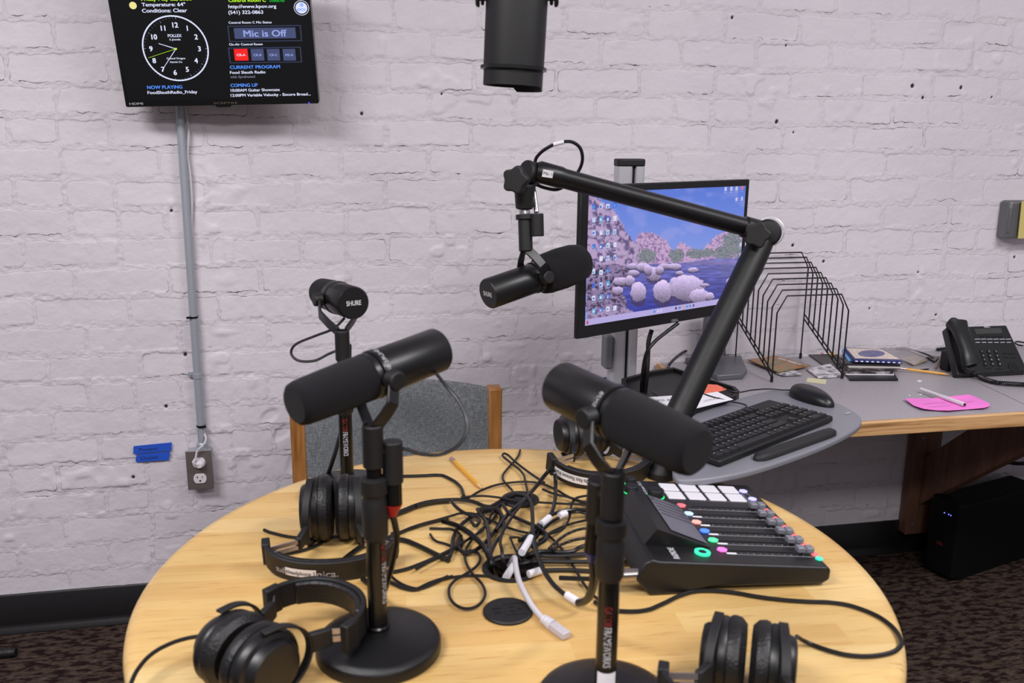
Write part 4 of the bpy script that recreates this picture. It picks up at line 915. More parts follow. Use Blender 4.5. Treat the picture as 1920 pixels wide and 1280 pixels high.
# microphone cables on the stands
x1 = thing('microphone_cable', 'black microphone cable with red collar hanging beside the left front stand', 'cable', f1)
a_ = atd(737, 905, 1.055); b2_ = atd(738, 943, 1.06); e_ = atd(736, 966, 1.065)
MB().cyl(a_, b2_, .0105).build('plug', BLKG, x1); MB().cyl(b2_, e_, .0108, .005).build('collar', RED, x1, label='red plug collar')
MB().tube([e_, atd(741, 985, 1.075), atd(744, 1010, 1.09), atd(738, 1045, 1.12), atd(728, 1085, 1.15), onz(716, 1115, TT+.02), onz(700, 1100, TT+.006), onz(680, 1085, TT+.005)], .0040, 10).build('cord', CABM, x1)
x2 = thing('microphone_cable', 'black microphone cable with blue collar hanging beside the right front stand', 'cable', f2)
a_ = atd(1118, 975, .985); b2_ = atd(1112, 1032, .995); e_ = atd(1110, 1052, 1.0)
MB().cyl(a_, b2_, .0105).build('plug', BLKG, x2); MB().cyl(b2_, e_, .0108, .005).build('collar', BLUEP, x2, label='blue plug collar')
MB().tube([e_, atd(1112, 1075, 1.01), atd(1110, 1100, 1.03), atd(1100, 1124, 1.06), atd(1084, 1130, 1.085)], .0046, 10).build('cord', CABM, x2)
x3 = thing('microphone_cable', 'black microphone cable hanging down the back left stand', 'cable', f3)
a_ = atd(645, 700, 1.56); b2_ = atd(645, 745, 1.57)
MB().cyl(a_, b2_, .0105).build('plug', BLKG, x3)
MB().tube([b2_, atd(643, 790, 1.575), atd(634, 830, 1.58), atd(622, 868, 1.585), onz(610, 897, TT+.005), onz(590, 905, TT+.005)], .0040, 10).build('cord', CABM, x3)

# pencil on the table
PENY = mat('pencil_yellow', (222, 160, 40), .35); PENW = mat('bare_pencil_wood', (214, 170, 120), .6); ERAS = mat('pink_eraser', (200, 120, 120), .7)
def pencil(label, A, B, r=.0036):
    A = Vector(A); B = Vector(B); d = (B-A); L_ = d.length; d.normalize(); M = framez(A, d)
    t = thing('pencil', label, 'pencil', A)
    MB().lathe([(r, 0), (r, .008)], M, 16).build('eraser', ERAS, t)
    MB().lathe([(r*1.08, .007), (r*1.0, .012), (r*1.08, .016), (r*1.02, .02)], M, 16).build('ferrule', CHROME, t)
    MB().lathe([(r, .019), (r, L_-.02)], M, 6).build('shaft', PENY, t, smooth=20)
    MB().lathe([(r, L_-.02), (r*.25, L_-.004)], M, 12).build('sharpened_wood', PENW, t)
    MB().lathe([(r*.25, L_-.004), (.0002, L_)], M, 8).build('point', DARKINK, t)
pencil('yellow pencil lying at the back of the round table', onz(846, 859, TT+.004), onz(905, 917, TT+.004), .0040)

# ------------------------------------------------------------------ podcast mixer
O = onz(1238, 1052, TT+.052); R1 = onz(1556, 1062, TT+.030); F1 = onz(1397, 910, TT+.030)
mp_ = Pl(O, R1-O, F1-R1)
mx = thing('podcast_mixer', 'black podcast mixing console with lit pads and faders at the right of the table', 'mixer', (O.x, O.y, TT))
WU, WV = (R1-O).length, .2995
MP = mp_.M
# side profile in u/height above the table, extruded along v
ev = mp_.ey
def hz(u): return mp_.pt(u, 0).z-TT
prof = [(-.030, .020), (-.012, .002), (.035, .002), (.075, .010), (WU-.012, .006), (WU+.001, .012), (WU+.002, hz(WU)-.004), (WU-.004, hz(WU)), (-.002, hz(0)), (-.026, hz(0)-.010)]
prof = [(-.034, .026), (-.014, .001), (.030, .001), (.075, .009), (WU-.010, .004), (WU+.001, .010), (WU+.002, hz(WU)-.005), (WU-.003, hz(WU)), (.0, hz(0)), (-.012, hz(0)+.004), (-.022, hz(0)-.002)]
exh = Vector((mp_.ex.x, mp_.ex.y, 0)).normalized(); ko = 1/ sqrt(mp_.ex.x**2+mp_.ex.y**2)
mbx = MB(); n_ = len(prof); vs = []
for v_ in (-.002, WV+.002):
    for (u_, z_) in prof: p = Vector((O.x, O.y, TT))+exh*u_/ko*1.0+ev*v_; vs.append((p.x, p.y, TT+z_))
mbx.add(vs, [tuple(range(n_)), tuple(reversed(range(n_, 2*n_)))]+[(i, n_+i, n_+(i+1) % n_, (i+1) % n_) for i in range(n_)])
MIXB = mat('mixer_black', (18, 17, 19), .42, bump=(1500, .1))
mbx.build('casing', MIXB, mx, bevel=.004, seg=3)
def mbox(name, u0, v0, u1, v1, n0, n1, m_, par=mx, bevel=.0, r=.0, label=None):
    mb = MB()
    if r: mb.prism(rrect(min(u0, u1), min(v0, v1), max(u0, u1), max(v0, v1), r, 3), n0, n1, MP)
    else: mb.box((min(u0, u1), min(v0, v1), n0), (max(u0, u1), max(v0, v1), n1), MP)
    return mb.build(name, m_, par, bevel=bevel, label=label)
PADM = mat('pale_silicone_pad', (205, 202, 210), .5, emit=.2)
for i in range(4):
    for j in range(2):
        u0 = .081+.0355*i; v0 = .258-.0345*j
        mbox('pad', u0, v0, u0+.0295, v0+.030, 0, .0022, PADM, bevel=.0008, r=.002)
g = MB()
for (a_, b2_) in (((.077, .222), (.237, .2225)), ((.077, .222), (.0765, .2925)), ((.0765, .2925), (.229, .289)), ((.229, .289), (.237, .2225)), ((.2215, .2222), (.2215, .2895))): 
    d_ = Vector((b2_[0]-a_[0], b2_[1]-a_[1])).normalized(); q_ = Vector((-d_.y, d_.x))*.0003
    g.add([(a_[0]-q_.x, a_[1]-q_.y, .0004), (b2_[0]-q_.x, b2_[1]-q_.y, .0004), (b2_[0]+q_.x, b2_[1]+q_.y, .0004), (a_[0]+q_.x, a_[1]+q_.y, .0004)], [(0, 1, 2, 3)], 0, MP)
fr_ = [(0.093+.0023*i, .197-.0312*i) for i in range(6)]
for i in range(6):
    uu, vv_ = fr_[i]; v1_ = vv_-.0125
    g.box((uu+.008, v1_-.0003, .0002), (.246, v1_+.0002, .0005), MP, 0)
    for k in range(12):
        u_ = .122+.0095*k; g.lathe([(.0008 if k % 3 == 0 else .0004, .0002), (.0006, .0006)], MP@Matrix.Translation((u_, vv_-.0085, 0)), 8, 0)
g.build('panel_markings', GREYINK, mx, smooth=0)
bc_ = [(235, 100, 110), (165, 190, 215), (235, 150, 140), (70, 120, 255), (80, 225, 150), (235, 110, 200)]
for i in range(6):
    uu, vv_ = fr_[i]
    def hexa(u_, v_, r_, name, m_, h_=.003):
        poly = [(u_+r_*cos(radians(60*k+0))*1.0, v_+r_*.85*sin(radians(60*k+0))) for k in range(6)]
        return MB().prism(poly, 0, h_, MP).build(name, m_, mx, bevel=.0008, smooth=30)
    hexa(uu, vv_-.001, .0082, 'colour_button', mat('lit_button_%s' % ('coral', 'sky', 'salmon', 'blue', 'green', 'pink')[i], bc_[i], .4, emit=.75))
    MB().box((.112, vv_-.0012, .0002), (.214, vv_-.0000, .0008), MP).build('fader_slot', mat('deep_black', (6, 6, 7)), mx, smooth=0)
    fk = MB(); u_ = .2215+.0018*i; w_ = .0125
    fk.box((u_-w_, vv_-.0080, .003), (u_-.0012, vv_+.0055, .0115), MP).box((u_+.0012, vv_-.0080, .003), (u_+w_, vv_+.0055, .0115), MP).box((u_-.004, vv_-.006, .001), (u_+.004, vv_+.004, .009), MP)
    fk.build('fader_knob', mat('fader_grey', (120, 120, 130), .35, .1), mx, bevel=.0015)
    if i > 0: mbox('channel_label', uu+.004, vv_-.0115, uu+.019, vv_-.0075, 0, .0005, WPAPER)
for i in range(6):
    u_ = .2365+.0017*i; 
    poly = [(u_+.0060*cos(radians(60*k)), .1905-.0310*i+.010*0+.006*sin(radians(60*k))) for k in range(6)]
    MB().prism(poly, 0, .0028, MP).build('mute_button', mat('lit_red_button', (238, 105, 110), .4, emit=.6), mx, bevel=.0007)
    poly = [(u_+.0005+.0062*cos(radians(60*k)), .1765-.0310*i+.006*sin(radians(60*k))) for k in range(6)]
    MB().prism(poly, 0, .0028, MP).build('listen_button', mat('lit_teal_button', (60, 215, 175), .4, emit=.7), mx, bevel=.0007)
for v_ in (.269, .236):
    poly = [(.2275+(.269-v_)*.1+.0078*cos(radians(60*k)), v_+.0072*sin(radians(60*k))) for k in range(6)]
    MB().prism(poly, 0, .0028, MP).build('page_button', mat('lit_lavender_button', (170, 165, 250), .4, emit=.9), mx, bevel=.0007)
def ringm(name, u_, v_, r0, r1, h_, m_):
    return MB().lathe([(r0, .0004), (r1, .0004), (r1, h_), (r0, h_)], MP@Matrix.Translation((u_, v_, 0)), 32, cap=False).build(name, m_, mx)
TEAL = mat('lit_teal_ring', (50, 225, 160), .4, emit=1.1)
ringm('record_ring', .071, .029, .0062, .0115, .003, TEAL); MB().lathe([(.0060, .0002), (.0060, .003), (.0001, .0032)], MP@Matrix.Translation((.071, .029, 0)), 24).build('record_button', MIXB, mx)
for (u_, v_, r_) in ((.060, .232, .0135), (.022, .245, .0115), (.030, .279, .009)):
    ringm('knob_ring', u_, v_, r_*.95, r_*1.12, .0016, mat('lit_green_ring', (30, 230, 120), .4, emit=1.2))
    MB().lathe([(r_, .001), (r_, .012), (r_*.9, .014), (.0001, .0143)], MP@Matrix.Translation((u_, v_, 0)), 32).build('encoder_knob', BLKM, mx, bevel=.001)
# tilted touch screen on a wedge
HR, UA, UB, VA, VB = .027, .006, .090, .047, .196
wed = MB()
wed.add([(-.016, VA, -.006), (UB, VA, -.001), (UB, VB, -.001), (-.016, VB, -.006), (UA, VA, HR), (UB, VA, .0008), (UB, VB, .0008), (UA, VB, HR)], [(3, 2, 1, 0), (4, 5, 6, 7), (0, 1, 5, 4), (1, 2, 6, 5), (2, 3, 7, 6), (3, 0, 4, 7)], 0, MP)
wed.build('screen_wedge', MIXB, mx, smooth=0, bevel=.0015)
SCRM = mat('mixer_screen_glass', (84, 82, 94), .12, emit=.35)
def wp(s_, v_, n_): return (UA+(UB-UA)*s_, v_, HR+(.0008-HR)*s_+n_)
MB().add([wp(.30, VA+.012, .0016), wp(.97, VA+.008, .0016), wp(.97, VB-.006, .0016), wp(.30, VB-.006, .0016)], [(0, 1, 2, 3)], 0, MP).build('touch_screen', SCRM, mx, smooth=0)
g = MB()
for k in range(3, 9):
    v_ = (.062+.007*k) if k < 3 else (.120+.0135*(k-3)); g.add([wp(.34 if k > 2 else .8, v_, .0024), wp(.95, v_, .0024), wp(.95, v_+.002, .0024), wp(.34 if k > 2 else .8, v_+.002, .0024)], [(0, 1, 2, 3)], 0, MP)
g.build('screen_meters', mat('deep_black', (6, 6, 7)), mx, smooth=0)
g = MB(); Mr = MP@Matrix.Translation((.031, .008, .0006))@Matrix.Rotation(pi/2, 4, 'Z'); g.text('R\u00d8DE', Mr, 0, 0, .034, .009, 0, .05); 
Mr = MP@Matrix.Translation((.050, .262, .0006))@Matrix.Rotation(pi/2, 4, 'Z'); g.text('R\u00d8DECaster', Mr, -.03, 0, .012, .005, 0, .02); g.text('PRO II', Mr, .015, -.000, .03, .006, 0, .02)
g.build('lettering', GREYINK, mx, smooth=0)
# jack plug in the rear side
Pj = onz(1165, 1075, TT+.018)
jk = thing('jack_plug', 'silver audio plug pushed into the side of the mixer near the right stand', 'plug', Pj)
pend = Vector((O.x, O.y, TT))+exh*(-.022)+ev*.010; pend.z = TT+.028
MB().cyl(pend, pend-exh*.045, .0085, .0085).build('barrel', mat('warm_silver', (190, 170, 158), .25, .9), jk)
for k in range(6): MB().cyl(pend-exh*(.006+.004*k), pend-exh*(.008+.004*k), .0092, n=20).build('grip_ring', CHROME, jk)
MB().tube([pend-exh*.045, pend-exh*.07+Vector((0, .01, -.008)), pend-exh*.11+Vector((0, .03, -.015))], .0035, 8).build('lead', CABM, jk)

# ------------------------------------------------------------------ desk, bracket, things on it
lx = .909
dk = thing('wall_desk', 'grey laminate worktop with oak front edge fixed along the brick wall', 'desk', (2.0, 2.0, 0))
MB().box((lx, 1.752, DZ-.034), (3.3, WALL-.008, DZ)).build('worktop', LAMI, dk, smooth=0)
eg = MB(); eg.box((lx-.006, 1.740, DZ-.036), (3.3, 1.7535, DZ-.0004)); eg.build('front_edge', OAKE, dk, bevel=.003, label='oak front edge')
MB().box((lx-.014, 1.7535, DZ-.036), (lx+.0005, WALL-.008, DZ-.0004)).build('end_edge', OAKE, dk, bevel=.002)
# joint line across the worktop
A = onz(1845, 722, DZ); B = onz(1925, 760, DZ); d = (B-A).normalized(); q_ = Vector((-d.y, d.x, 0))*.0006
MB().add([A-q_-d*.15, B-q_, B+q_, A+q_-d*.15], [(0, 1, 2, 3)]).build('joint_line', mat('joint_brown', (70, 56, 52), .8), dk, smooth=0)
for p in dk.children:
    if p.name.startswith('joint_line'): p.matrix_parent_inverse = Matrix.Translation(dk.location).inverted()@Matrix.Translation((0, 0, .0004))
# bracket
yb_ = WALL-.045
bx0 = ony(1697, 1000, yb_).x; bx1 = ony(1738, 1000, yb_).x; bz0 = ony(1715, 1001, yb_).z
br_ = thing('desk_bracket', 'brown stained wooden bracket under the right of the desk', 'bracket', (bx0, yb_, bz0))
MB().box((bx0, yb_, bz0), (bx1+.012, WALL-.006, DZ-.036)).build('upright', BRACKW, br_, bevel=.003)
xm = bx0+.035
vs = [(yb_-.0, bz0+.10), (yb_-.0, bz0+.02+.0), (1.80, DZ-.085), (1.80, DZ-.037), (1.86, DZ-.037), (yb_, bz0+.30)]
vs = [(yb_, bz0+.10), (1.79, DZ-.075), (1.79, DZ-.037), (1.96, DZ-.037), (yb_, bz0+.26)]
n_ = len(vs); pm = MB(); pm.add([(xm, y, z) for y, z in vs]+[(xm+.034, y, z) for y, z in vs], [tuple(range(n_)), tuple(reversed(range(n_, 2*n_)))]+[(i, n_+i, n_+(i+1) % n_, (i+1) % n_) for i in range(n_)])
pm.build('diagonal_brace', BRACKW, br_, bevel=.002)
for (px, py) in ((1730, 822), (1712, 984)):
    P = ony(px, py, yb_); MB().lathe([(.006, 0), (.005, .002), (.002, .003)], Matrix.Translation(P)@Matrix.Rotation(pi/2, 4, 'X'), 14).build('bolt', STEEL, br_, label='metal bolt')
# black tower under the desk
A = onz(1785, 1093, 0.0); Bq = onz(1925, 1046, 0.0); ext = (Bq-A).normalized()
tw = thing('computer_tower', 'black tower unit with three blue lights on the carpet under the desk', 'computer', A)
TWB = mat('tower_black', (8, 8, 9), .6, spec=.2); Mt_ = frame(A, ext, (0, 0, 1)); wT = (onz(1733, 1062, 0)-A).length*.9
hT = vz(A.x, A.y, 948); lT = min(.40, (WALL-.03-A.y-wT*ext.x)/max(ext.y, .05))
MB().prism(rrect(.02, 0, lT, wT, .01), .004, hT-.004, Mt_).build('case', TWB, tw, bevel=.004, seg=3)
MB().prism(rrect(-.006, -.002, .03, wT+.002, .012), .012, hT, Mt_).build('front_panel', TWB, tw, bevel=.005, seg=3)
fp = Pl(A-ext*.0065, Mt_.col[1].to_3d()*-1, (0, 0, 1))
for px, py in ((1771, 945+16), (1779, 950+14), (1787-4, 953+13)):
    q = fp.hit(px, py); MB().lathe([(.0022, 0), (.0016, .0015)], fp.M@Matrix.Translation((q[0], q[1], 0)), 12).build('status_light', emis('led_violet', (120, 120, 255), 1.5), tw)
q = fp.hit(1762, 1018); MB().box((q[0]-.010, q[1]-.005, 0), (q[0]+.010, q[1]+.005, .001), fp.M).build('badge', mat('dull_red', (90, 20, 20), .5), tw, label='small dull red badge')
tagp(MB().tube([ony(1862, 842, 2.25), ony(1875, 860, 2.22), ony(1900, 868, 2.2), ony(1935, 868, 2.2)], .006, 8).build('power_lead', CABM), 'black cable hanging under the desk beside the tower', 'cable')
tagp(MB().tube([onz(-8, 1226, .014), onz(14, 1223, .014), onz(30, 1222, .014)], [.012, .013, .011], 12, smooth=True).build('chair_foot', BLKM), 'black rounded chair foot on the carpet at the left edge', 'chair foot')

# workstation: aluminium column, tray, monitor
tz = .735
ws = thing('sit_stand_workstation', 'aluminium column workstation with grey keyboard platform and black side tray', 'workstation', (.72, 2.0, DZ))
cx0 = atd(1158, 320, 2.02); cx1 = atd(1212, 320, 2.02); cyy = (cx0.y+cx1.y)/2
cz1 = vz(cx0.x+.03, cyy, 312); czc = vz(cx0.x+.03, cyy, 298)
colx0, colx1 = cx0.x, cx1.x
MB().prism(rrect(colx0, cyy, colx0+.036, cyy+.04, .008), tz-.02, cz1).build('column', ALU, ws, smooth=30)
MB().box((colx0+.036, cyy+.012, tz-.02), (colx0+.043, cyy+.03, cz1)).build('cable_channel', BLKM, ws)
MB().prism(rrect(colx0+.043, cyy, colx1, cyy+.035, .006), tz-.02, cz1).build('column', ALU, ws, smooth=30)
MB().prism(rrect(colx0-.001, cyy-.001, colx1+.001, cyy+.041, .009), cz1, czc).build('column_cap', BLKM, ws, bevel=.003, seg=3)
MB().prism(rrect(colx0-.05, cyy-.06, colx1+.05, cyy+.08, .02), tz-.035, tz-.018).build('column_foot', GREYP, ws, bevel=.003)
MB().prism(rrect(colx0-.018, cyy-.01, colx0+.0, cyy+.03, .004), vz(colx0, cyy, 690), vz(colx0, cyy, 628)).build('sliding_carriage', mat('mid_grey_plastic', (110, 110, 116), .45), ws, bevel=.004)
tray = [(1458, 729), (1505, 732), (1545, 744), (1585, 762), (1608, 775), (1616, 786), (1608, 800), (1575, 820), (1515, 846), (1420, 878), (1345, 894), (1290, 899), (1264, 893), (1262, 862), (1272, 818), (1288, 790), (1316, 768), (1390, 745)]
pp = catmull([onz(x, y, tz) for x, y in tray], 4, True)
poly = [(p.x, p.y) for p in pp]
if sum(poly[i][0]*poly[(i+1) % len(poly)][1]-poly[(i+1) % len(poly)][0]*poly[i][1] for i in range(len(poly))) < 0: poly.reverse()
MB().prism(poly, tz-.013, tz).build('keyboard_platform', mat('platform_grey', (124, 124, 132), .36), ws, bevel=.004, seg=3)
MB().box((colx0+.0, cyy-.10, DZ+.0005), (colx0+.16, cyy+.08, tz-.016)).build('platform_base', BLKM, ws, bevel=.006)
# darker panel with maker mark on platform corner
pp2 = [onz(x, y, tz+.0004) for x, y in ((1555, 797), (1600, 768), (1612, 780), (1604, 800), (1568, 820))]
g = MB(); Mx = frame(onz(1588, 777, tz+.001), onz(1601, 771, tz)-onz(1588, 777, tz), (0, 0, 1)); g.text('fully', Mx, 0, 0, .022, .008, 0, .03, depth=.0004); g.build('lettering', GREYINK, ws, smooth=0)
org = [(1218, 700), (1262, 693), (1320, 712), (1378, 730), (1386, 738), (1380, 747), (1310, 771), (1225, 795), (1170, 760), (1165, 715)]
pp = [onz(x, y, tz+.004) for x, y in org]; poly = [(p.x, p.y) for p in reversed(pp)]
if sum(poly[i][0]*poly[(i+1) % len(poly)][1]-poly[(i+1) % len(poly)][0]*poly[i][1] for i in range(len(poly))) < 0: poly.reverse()
cen = Vector((sum(p[0] for p in poly)/len(poly), sum(p[1] for p in poly)/len(poly)))
MB().prism(poly, tz-.014, tz+.002).build('side_tray', BLKM, ws, bevel=.003)
inn = [(cen.x+(p[0]-cen.x)*.93, cen.y+(p[1]-cen.y)*.93) for p in poly]; nP = len(poly); rm = MB()
vs = [(*p, tz+.001) for p in poly]+[(*p, tz+.011) for p in poly]+[(*p, tz+.011) for p in inn]+[(*p, tz+.001) for p in inn]
rm.add(vs, [f for i in range(nP) for f in ((i, (i+1) % nP, nP+(i+1) % nP, nP+i), (nP+i, nP+(i+1) % nP, 2*nP+(i+1) % nP, 2*nP+i), (2*nP+i, 2*nP+(i+1) % nP, 3*nP+(i+1) % nP, 3*nP+i))]).build('side_tray_rim', BLKM, ws, smooth=0)
pp = [onz(x, y, tz+.0025) for x, y in ((1222, 735), (1258, 723), (1284, 738), (1248, 752))]
rr4 = MB(); rr4.add([(p.x, p.y, tz+.003) for p in pp]+[(p.x, p.y, tz+.0022) for p in pp], [(3, 2, 1, 0), (4, 5, 6, 7)]); rr4.build('pen_well', mat('deep_black', (6, 6, 7)), ws, smooth=0)

# Dell monitor
a_ = atd(1090, 350, 1.73); b_ = atd(1406, 336, 2.03)
ex = (b_-a_); ex.z = 0
up_ = Vector((0, 0, 1)); d0 = atd(1093, 636, 1.73)
mo = Pl(Vector((a_.x, a_.y, vz(a_.x, a_.y, 636))), ex, up_)
Wm = ex.length; Hm = b_.z-mo.O.z
mn = thing('monitor', 'black framed monitor showing a rocky lake wallpaper behind the boom arm', 'monitor', mo.pt(Wm/2, 0))
MB().box((0, 0, -.012), (Wm, Hm, 0), mo.M).build('frame', BLKM, mn, bevel=.002)
MB().box((.10, .06, -.045), (Wm-.08, Hm-.06, -.012), mo.M).build('rear_cover', BLKM, mn, bevel=.008)
sl, sb_, sr, st_ = .0195, .026, Wm-.0135, Hm-.0145
def mc(cx, cy): return (1080+cx/3.2, 280+cy/3.2)
nu, nv = 420, 240
U, V = np.meshgrid(np.linspace(sl, sr, nu), np.linspace(sb_, st_, nv))
PX_ = np.zeros((nv, nu)); PY_ = np.zeros((nv, nu))
O_ = np.array(mo.O); EX = np.array(mo.ex); EY = np.array(mo.ey)
W3 = O_+U[..., None]*EX+V[..., None]*EY; rel = W3-np.array(CAM); zc_ = rel@np.array(_fw)
CXm = (960+FPX*(rel@np.array(_r))/zc_-1080)*3.2; CYm = (640-FPX*(rel@np.array(_u))/zc_-280)*3.2
def rgb(c): return np.array(c, float)
img = np.zeros((nv, nu, 3))
t_ = np.clip((CYm-230)/420, 0, 1)[..., None]
img[:] = rgb((88, 122, 222))*(1-t_)+rgb((140, 160, 238))*t_
cl = vnoise(CXm/200, CYm/120, 2.2, 21)*.6+vnoise(CXm/80, CYm/60, 2, 22)*.4
img += (sm(.5, .8, cl)*.28)[..., None]*(rgb((190, 178, 238))-img)
def inpoly(P, X=None, Y=None, wob=0):
    X = CXm if X is None else X; Y = CYm if Y is None else Y
    if wob: X = X+(vnoise(CXm/40, CYm/40, 3, 31)-.5)*wob; Y = Y+(vnoise(CXm/40, CYm/40, 3, 32)-.5)*wob
    ins = np.zeros(X.shape, bool); j = len(P)-1
    for i in range(len(P)):
        xi, yi = P[i]; xj, yj = P[j]
        c = ((yi > Y) != (yj > Y)) & (X < (xj-xi)*(Y-yi)/(yj-yi+1e-9)+xi); ins ^= c; j = i
    return ins
def rocky(mask, base, dark, s=40, seed=41, amt=1.0):
    n = vnoise(CXm/s, CYm/s*1.2, 2, seed)*.55+vnoise(CXm/s, CYm/s, 5, seed+1)*.45
    k = sm(.22, .60, n)[..., None]; c = rgb(dark)*(1-k)+rgb(base)*k; img[mask] = c[mask]
rocky(inpoly([(340, 600), (375, 500), (430, 495), (480, 510), (540, 545), (580, 610), (600, 590), (630, 552), (700, 600), (760, 600), (840, 520), (920, 480), (1030, 440), (1030, 700), (340, 700)], wob=14), (205, 172, 212), (140, 112, 165), 22, 51)
rocky(inpoly([(60, 260), (120, 290), (175, 330), (230, 370), (270, 430), (300, 500), (340, 545), (385, 590), (380, 700), (60, 720)], wob=10), (190, 165, 205), (100, 84, 130), 55, 61)
# trees
for (cx, cy, rx, ry) in ((425, 640, 55, 42), (600, 635, 45, 40), (720, 625, 60, 30), (790, 620, 40, 26), (935, 570, 60, 75), (880, 620, 50, 40), (985, 600, 35, 55)):
    e = ((CXm-cx)/rx)**2+((CYm-cy)/ry)**2+(vnoise(CXm/12, CYm/12, 2, 71)-.5)*1.1; rocky(e < 1, (142, 146, 152), (96, 104, 122), 10, 72)
# water
tw_ = np.clip((CYm-660)/330, 0, 1)[..., None]; wat = rgb((120, 118, 190))*(1-tw_)+rgb((52, 58, 160))*tw_
wn = (vnoise(CXm/90, CYm/14, 2, 81))[..., None]; wat = wat*(.78+.4*wn)
mk = inpoly([(240, 720), (420, 690), (650, 680), (820, 655), (1040, 650), (1040, 1100), (200, 1100)], wob=8); img[mk] = wat[mk]
for (x0, x1, y0, y1, c) in ((660, 1010, 668, 690, (150, 135, 190)), (860, 1010, 690, 760, (110, 112, 170))):
    m_ = (CXm > x0) & (CXm < x1) & (CYm > y0) & (CYm < y1); img[m_] = (img*.5+rgb(c)*.5)[m_]
rocky(inpoly([(60, 690), (240, 690), (330, 720), (320, 800), (260, 840), (300, 900), (300, 1000), (60, 1090)], wob=16), (150, 128, 170), (52, 44, 72), 30, 91)
bl = [(335, 700, 32, 18), (400, 705, 40, 24), (465, 745, 46, 42), (345, 740, 34, 18), (530, 700, 40, 16), (590, 702, 44, 18), (700, 722, 32, 15), (620, 740, 24, 12), (265, 790, 46, 24), (320, 785, 30, 30), (248, 845, 34, 24), (372, 855, 46, 60), (520, 850, 58, 64), (590, 800, 30, 34), (665, 830, 105, 78), (740, 880, 60, 44), (800, 880, 28, 22), (960, 790, 60, 28), (770, 812, 28, 10), (430, 720, 24, 28), (500, 722, 26, 22)]
for i, (cx, cy, rx, ry) in enumerate(bl):
    e = ((CXm-cx)/rx)**2+((CYm-cy)/ry)**2+(vnoise(CXm/25, CYm/25, 2, 101+i)-.5)*.35; m_ = e < 1
    e2 = ((CXm-cx)/rx*1.05)**2+((CYm-cy-ry*.75)/(ry*.75))**2; m2 = (e2 < 1) & ~m_; img[m2] = (img*.35+rgb((70, 52, 84))*.65)[m2]
    sh_ = np.clip((CYm-cy)/ry, -1, 1)[..., None]; n = (vnoise(CXm/14, CYm/14, 2, 131+i)-.5)[..., None]; c = rgb((182, 164, 204))*(1-.34*sh_+.14*n); img[m_] = c[m_]
rocky(inpoly([(60, 980), (180, 935), (250, 930), (320, 955), (380, 1000), (380, 1080), (60, 1110)], wob=14), (172, 150, 190), (96, 80, 120), 26, 111)
# taskbar follows the bottom of the screen
tb_ = V < sb_+.0135; img[tb_] = rgb((188, 176, 232))
def pxrect(u0, v0, w_, h_, c):
    m_ = (U >= u0) & (U <= u0+w_) & (V >= v0) & (V <= v0+h_); img[m_] = c
def uvc(cx, cy): return mo.hit(*mc(cx, cy))
rs = np.random.RandomState(3)
icols = [(200, 215, 250), (70, 110, 220), (230, 235, 255), (90, 180, 230)]
for (cx, ys) in ((105, (265, 345, 425, 500, 583, 735, 815, 893, 970)), (148, (270, 343, 420, 502, 583, 657, 738, 812, 887, 963)), (190, (342, 418, 498, 577, 652, 728, 806, 882, 957)), (232, (335, 415, 495, 572, 648, 952))):
    for y in ys:
        u_, v_ = uvc(cx, y); c = icols[rs.randint(4)]; pxrect(u_-.0045, v_-.0045, .009, .010, c); pxrect(u_-.0025, v_-.003, .004, .005, icols[rs.randint(4)]); pxrect(u_-.006, v_-.0095, .012, .002, (170, 165, 205))
for (cx, cy) in ((897, 238), (930, 237), (963, 235), (996, 232), (962, 300), (994, 298), (985, 572), (985, 636), (986, 700)):
    u_, v_ = uvc(cx, cy); pxrect(u_-.004, v_-.004, .008, .009, (205, 200, 235) if cx < 990 or cy > 290 else (220, 120, 150)); pxrect(u_-.005, v_-.0085, .010, .0018, (150, 165, 220))
for cx, c in ((468, (60, 150, 235)), (490, (215, 215, 245)), (508, (210, 210, 240)), (596, (60, 60, 100)), (618, (90, 140, 210)), (640, (220, 170, 120)), (660, (60, 160, 230)), (680, (90, 150, 215)), (700, (90, 90, 150))):
    u_, v_ = uvc(cx, 1000); pxrect(u_-.003, sb_+.0035, .006, .0065, c)
pxrect(sl+.004, sb_+.003, .005, .007, (200, 60, 60))
me = bpy.data.meshes.new('screen'); W3f = (W3+np.array(mo.n)*.0008).reshape(-1, 3).astype(np.float32); nf = (nu-1)*(nv-1)
i_ = np.arange(nv-1)[:, None]*nu+np.arange(nu-1)[None, :]; F_ = np.stack([i_, i_+1, i_+1+nu, i_+nu], -1).reshape(-1).astype(np.int32)
me.vertices.add(len(W3f)); me.vertices.foreach_set('co', W3f.ravel()); me.loops.add(nf*4); me.loops.foreach_set('vertex_index', F_); me.polygons.add(nf); me.polygons.foreach_set('loop_start', np.arange(0, nf*4, 4, dtype=np.int32)); me.update(calc_edges=True)
ca = me.color_attributes.new('picture', 'FLOAT_COLOR', 'POINT'); im = np.clip(img/255, 0, 1); lin = np.where(im <= .04045, im/12.92, ((im+.055)/1.055)**2.4); ca.data.foreach_set('color', np.concatenate([lin, np.ones((nv, nu, 1))], -1).ravel().astype(np.float32))
smt = bpy.data.materials.new('lit_lcd_picture'); smt.use_nodes = True; nt = smt.node_tree; b = nt.nodes['Principled BSDF']; at = N(nt, 'ShaderNodeAttribute', attribute_name='picture')
nt.links.new(at.outputs['Color'], b.inputs['Emission Color']); b.inputs['Emission Strength'].default_value = .88; b.inputs['Base Color'].default_value = (.012, .012, .014, 1); b.inputs['Roughness'].default_value = .45
me.materials.append(smt); so = bpy.data.objects.new('screen', me); COL.objects.link(so); so.parent = mn; so.matrix_parent_inverse = Matrix.Translation(mn.location).inverted()
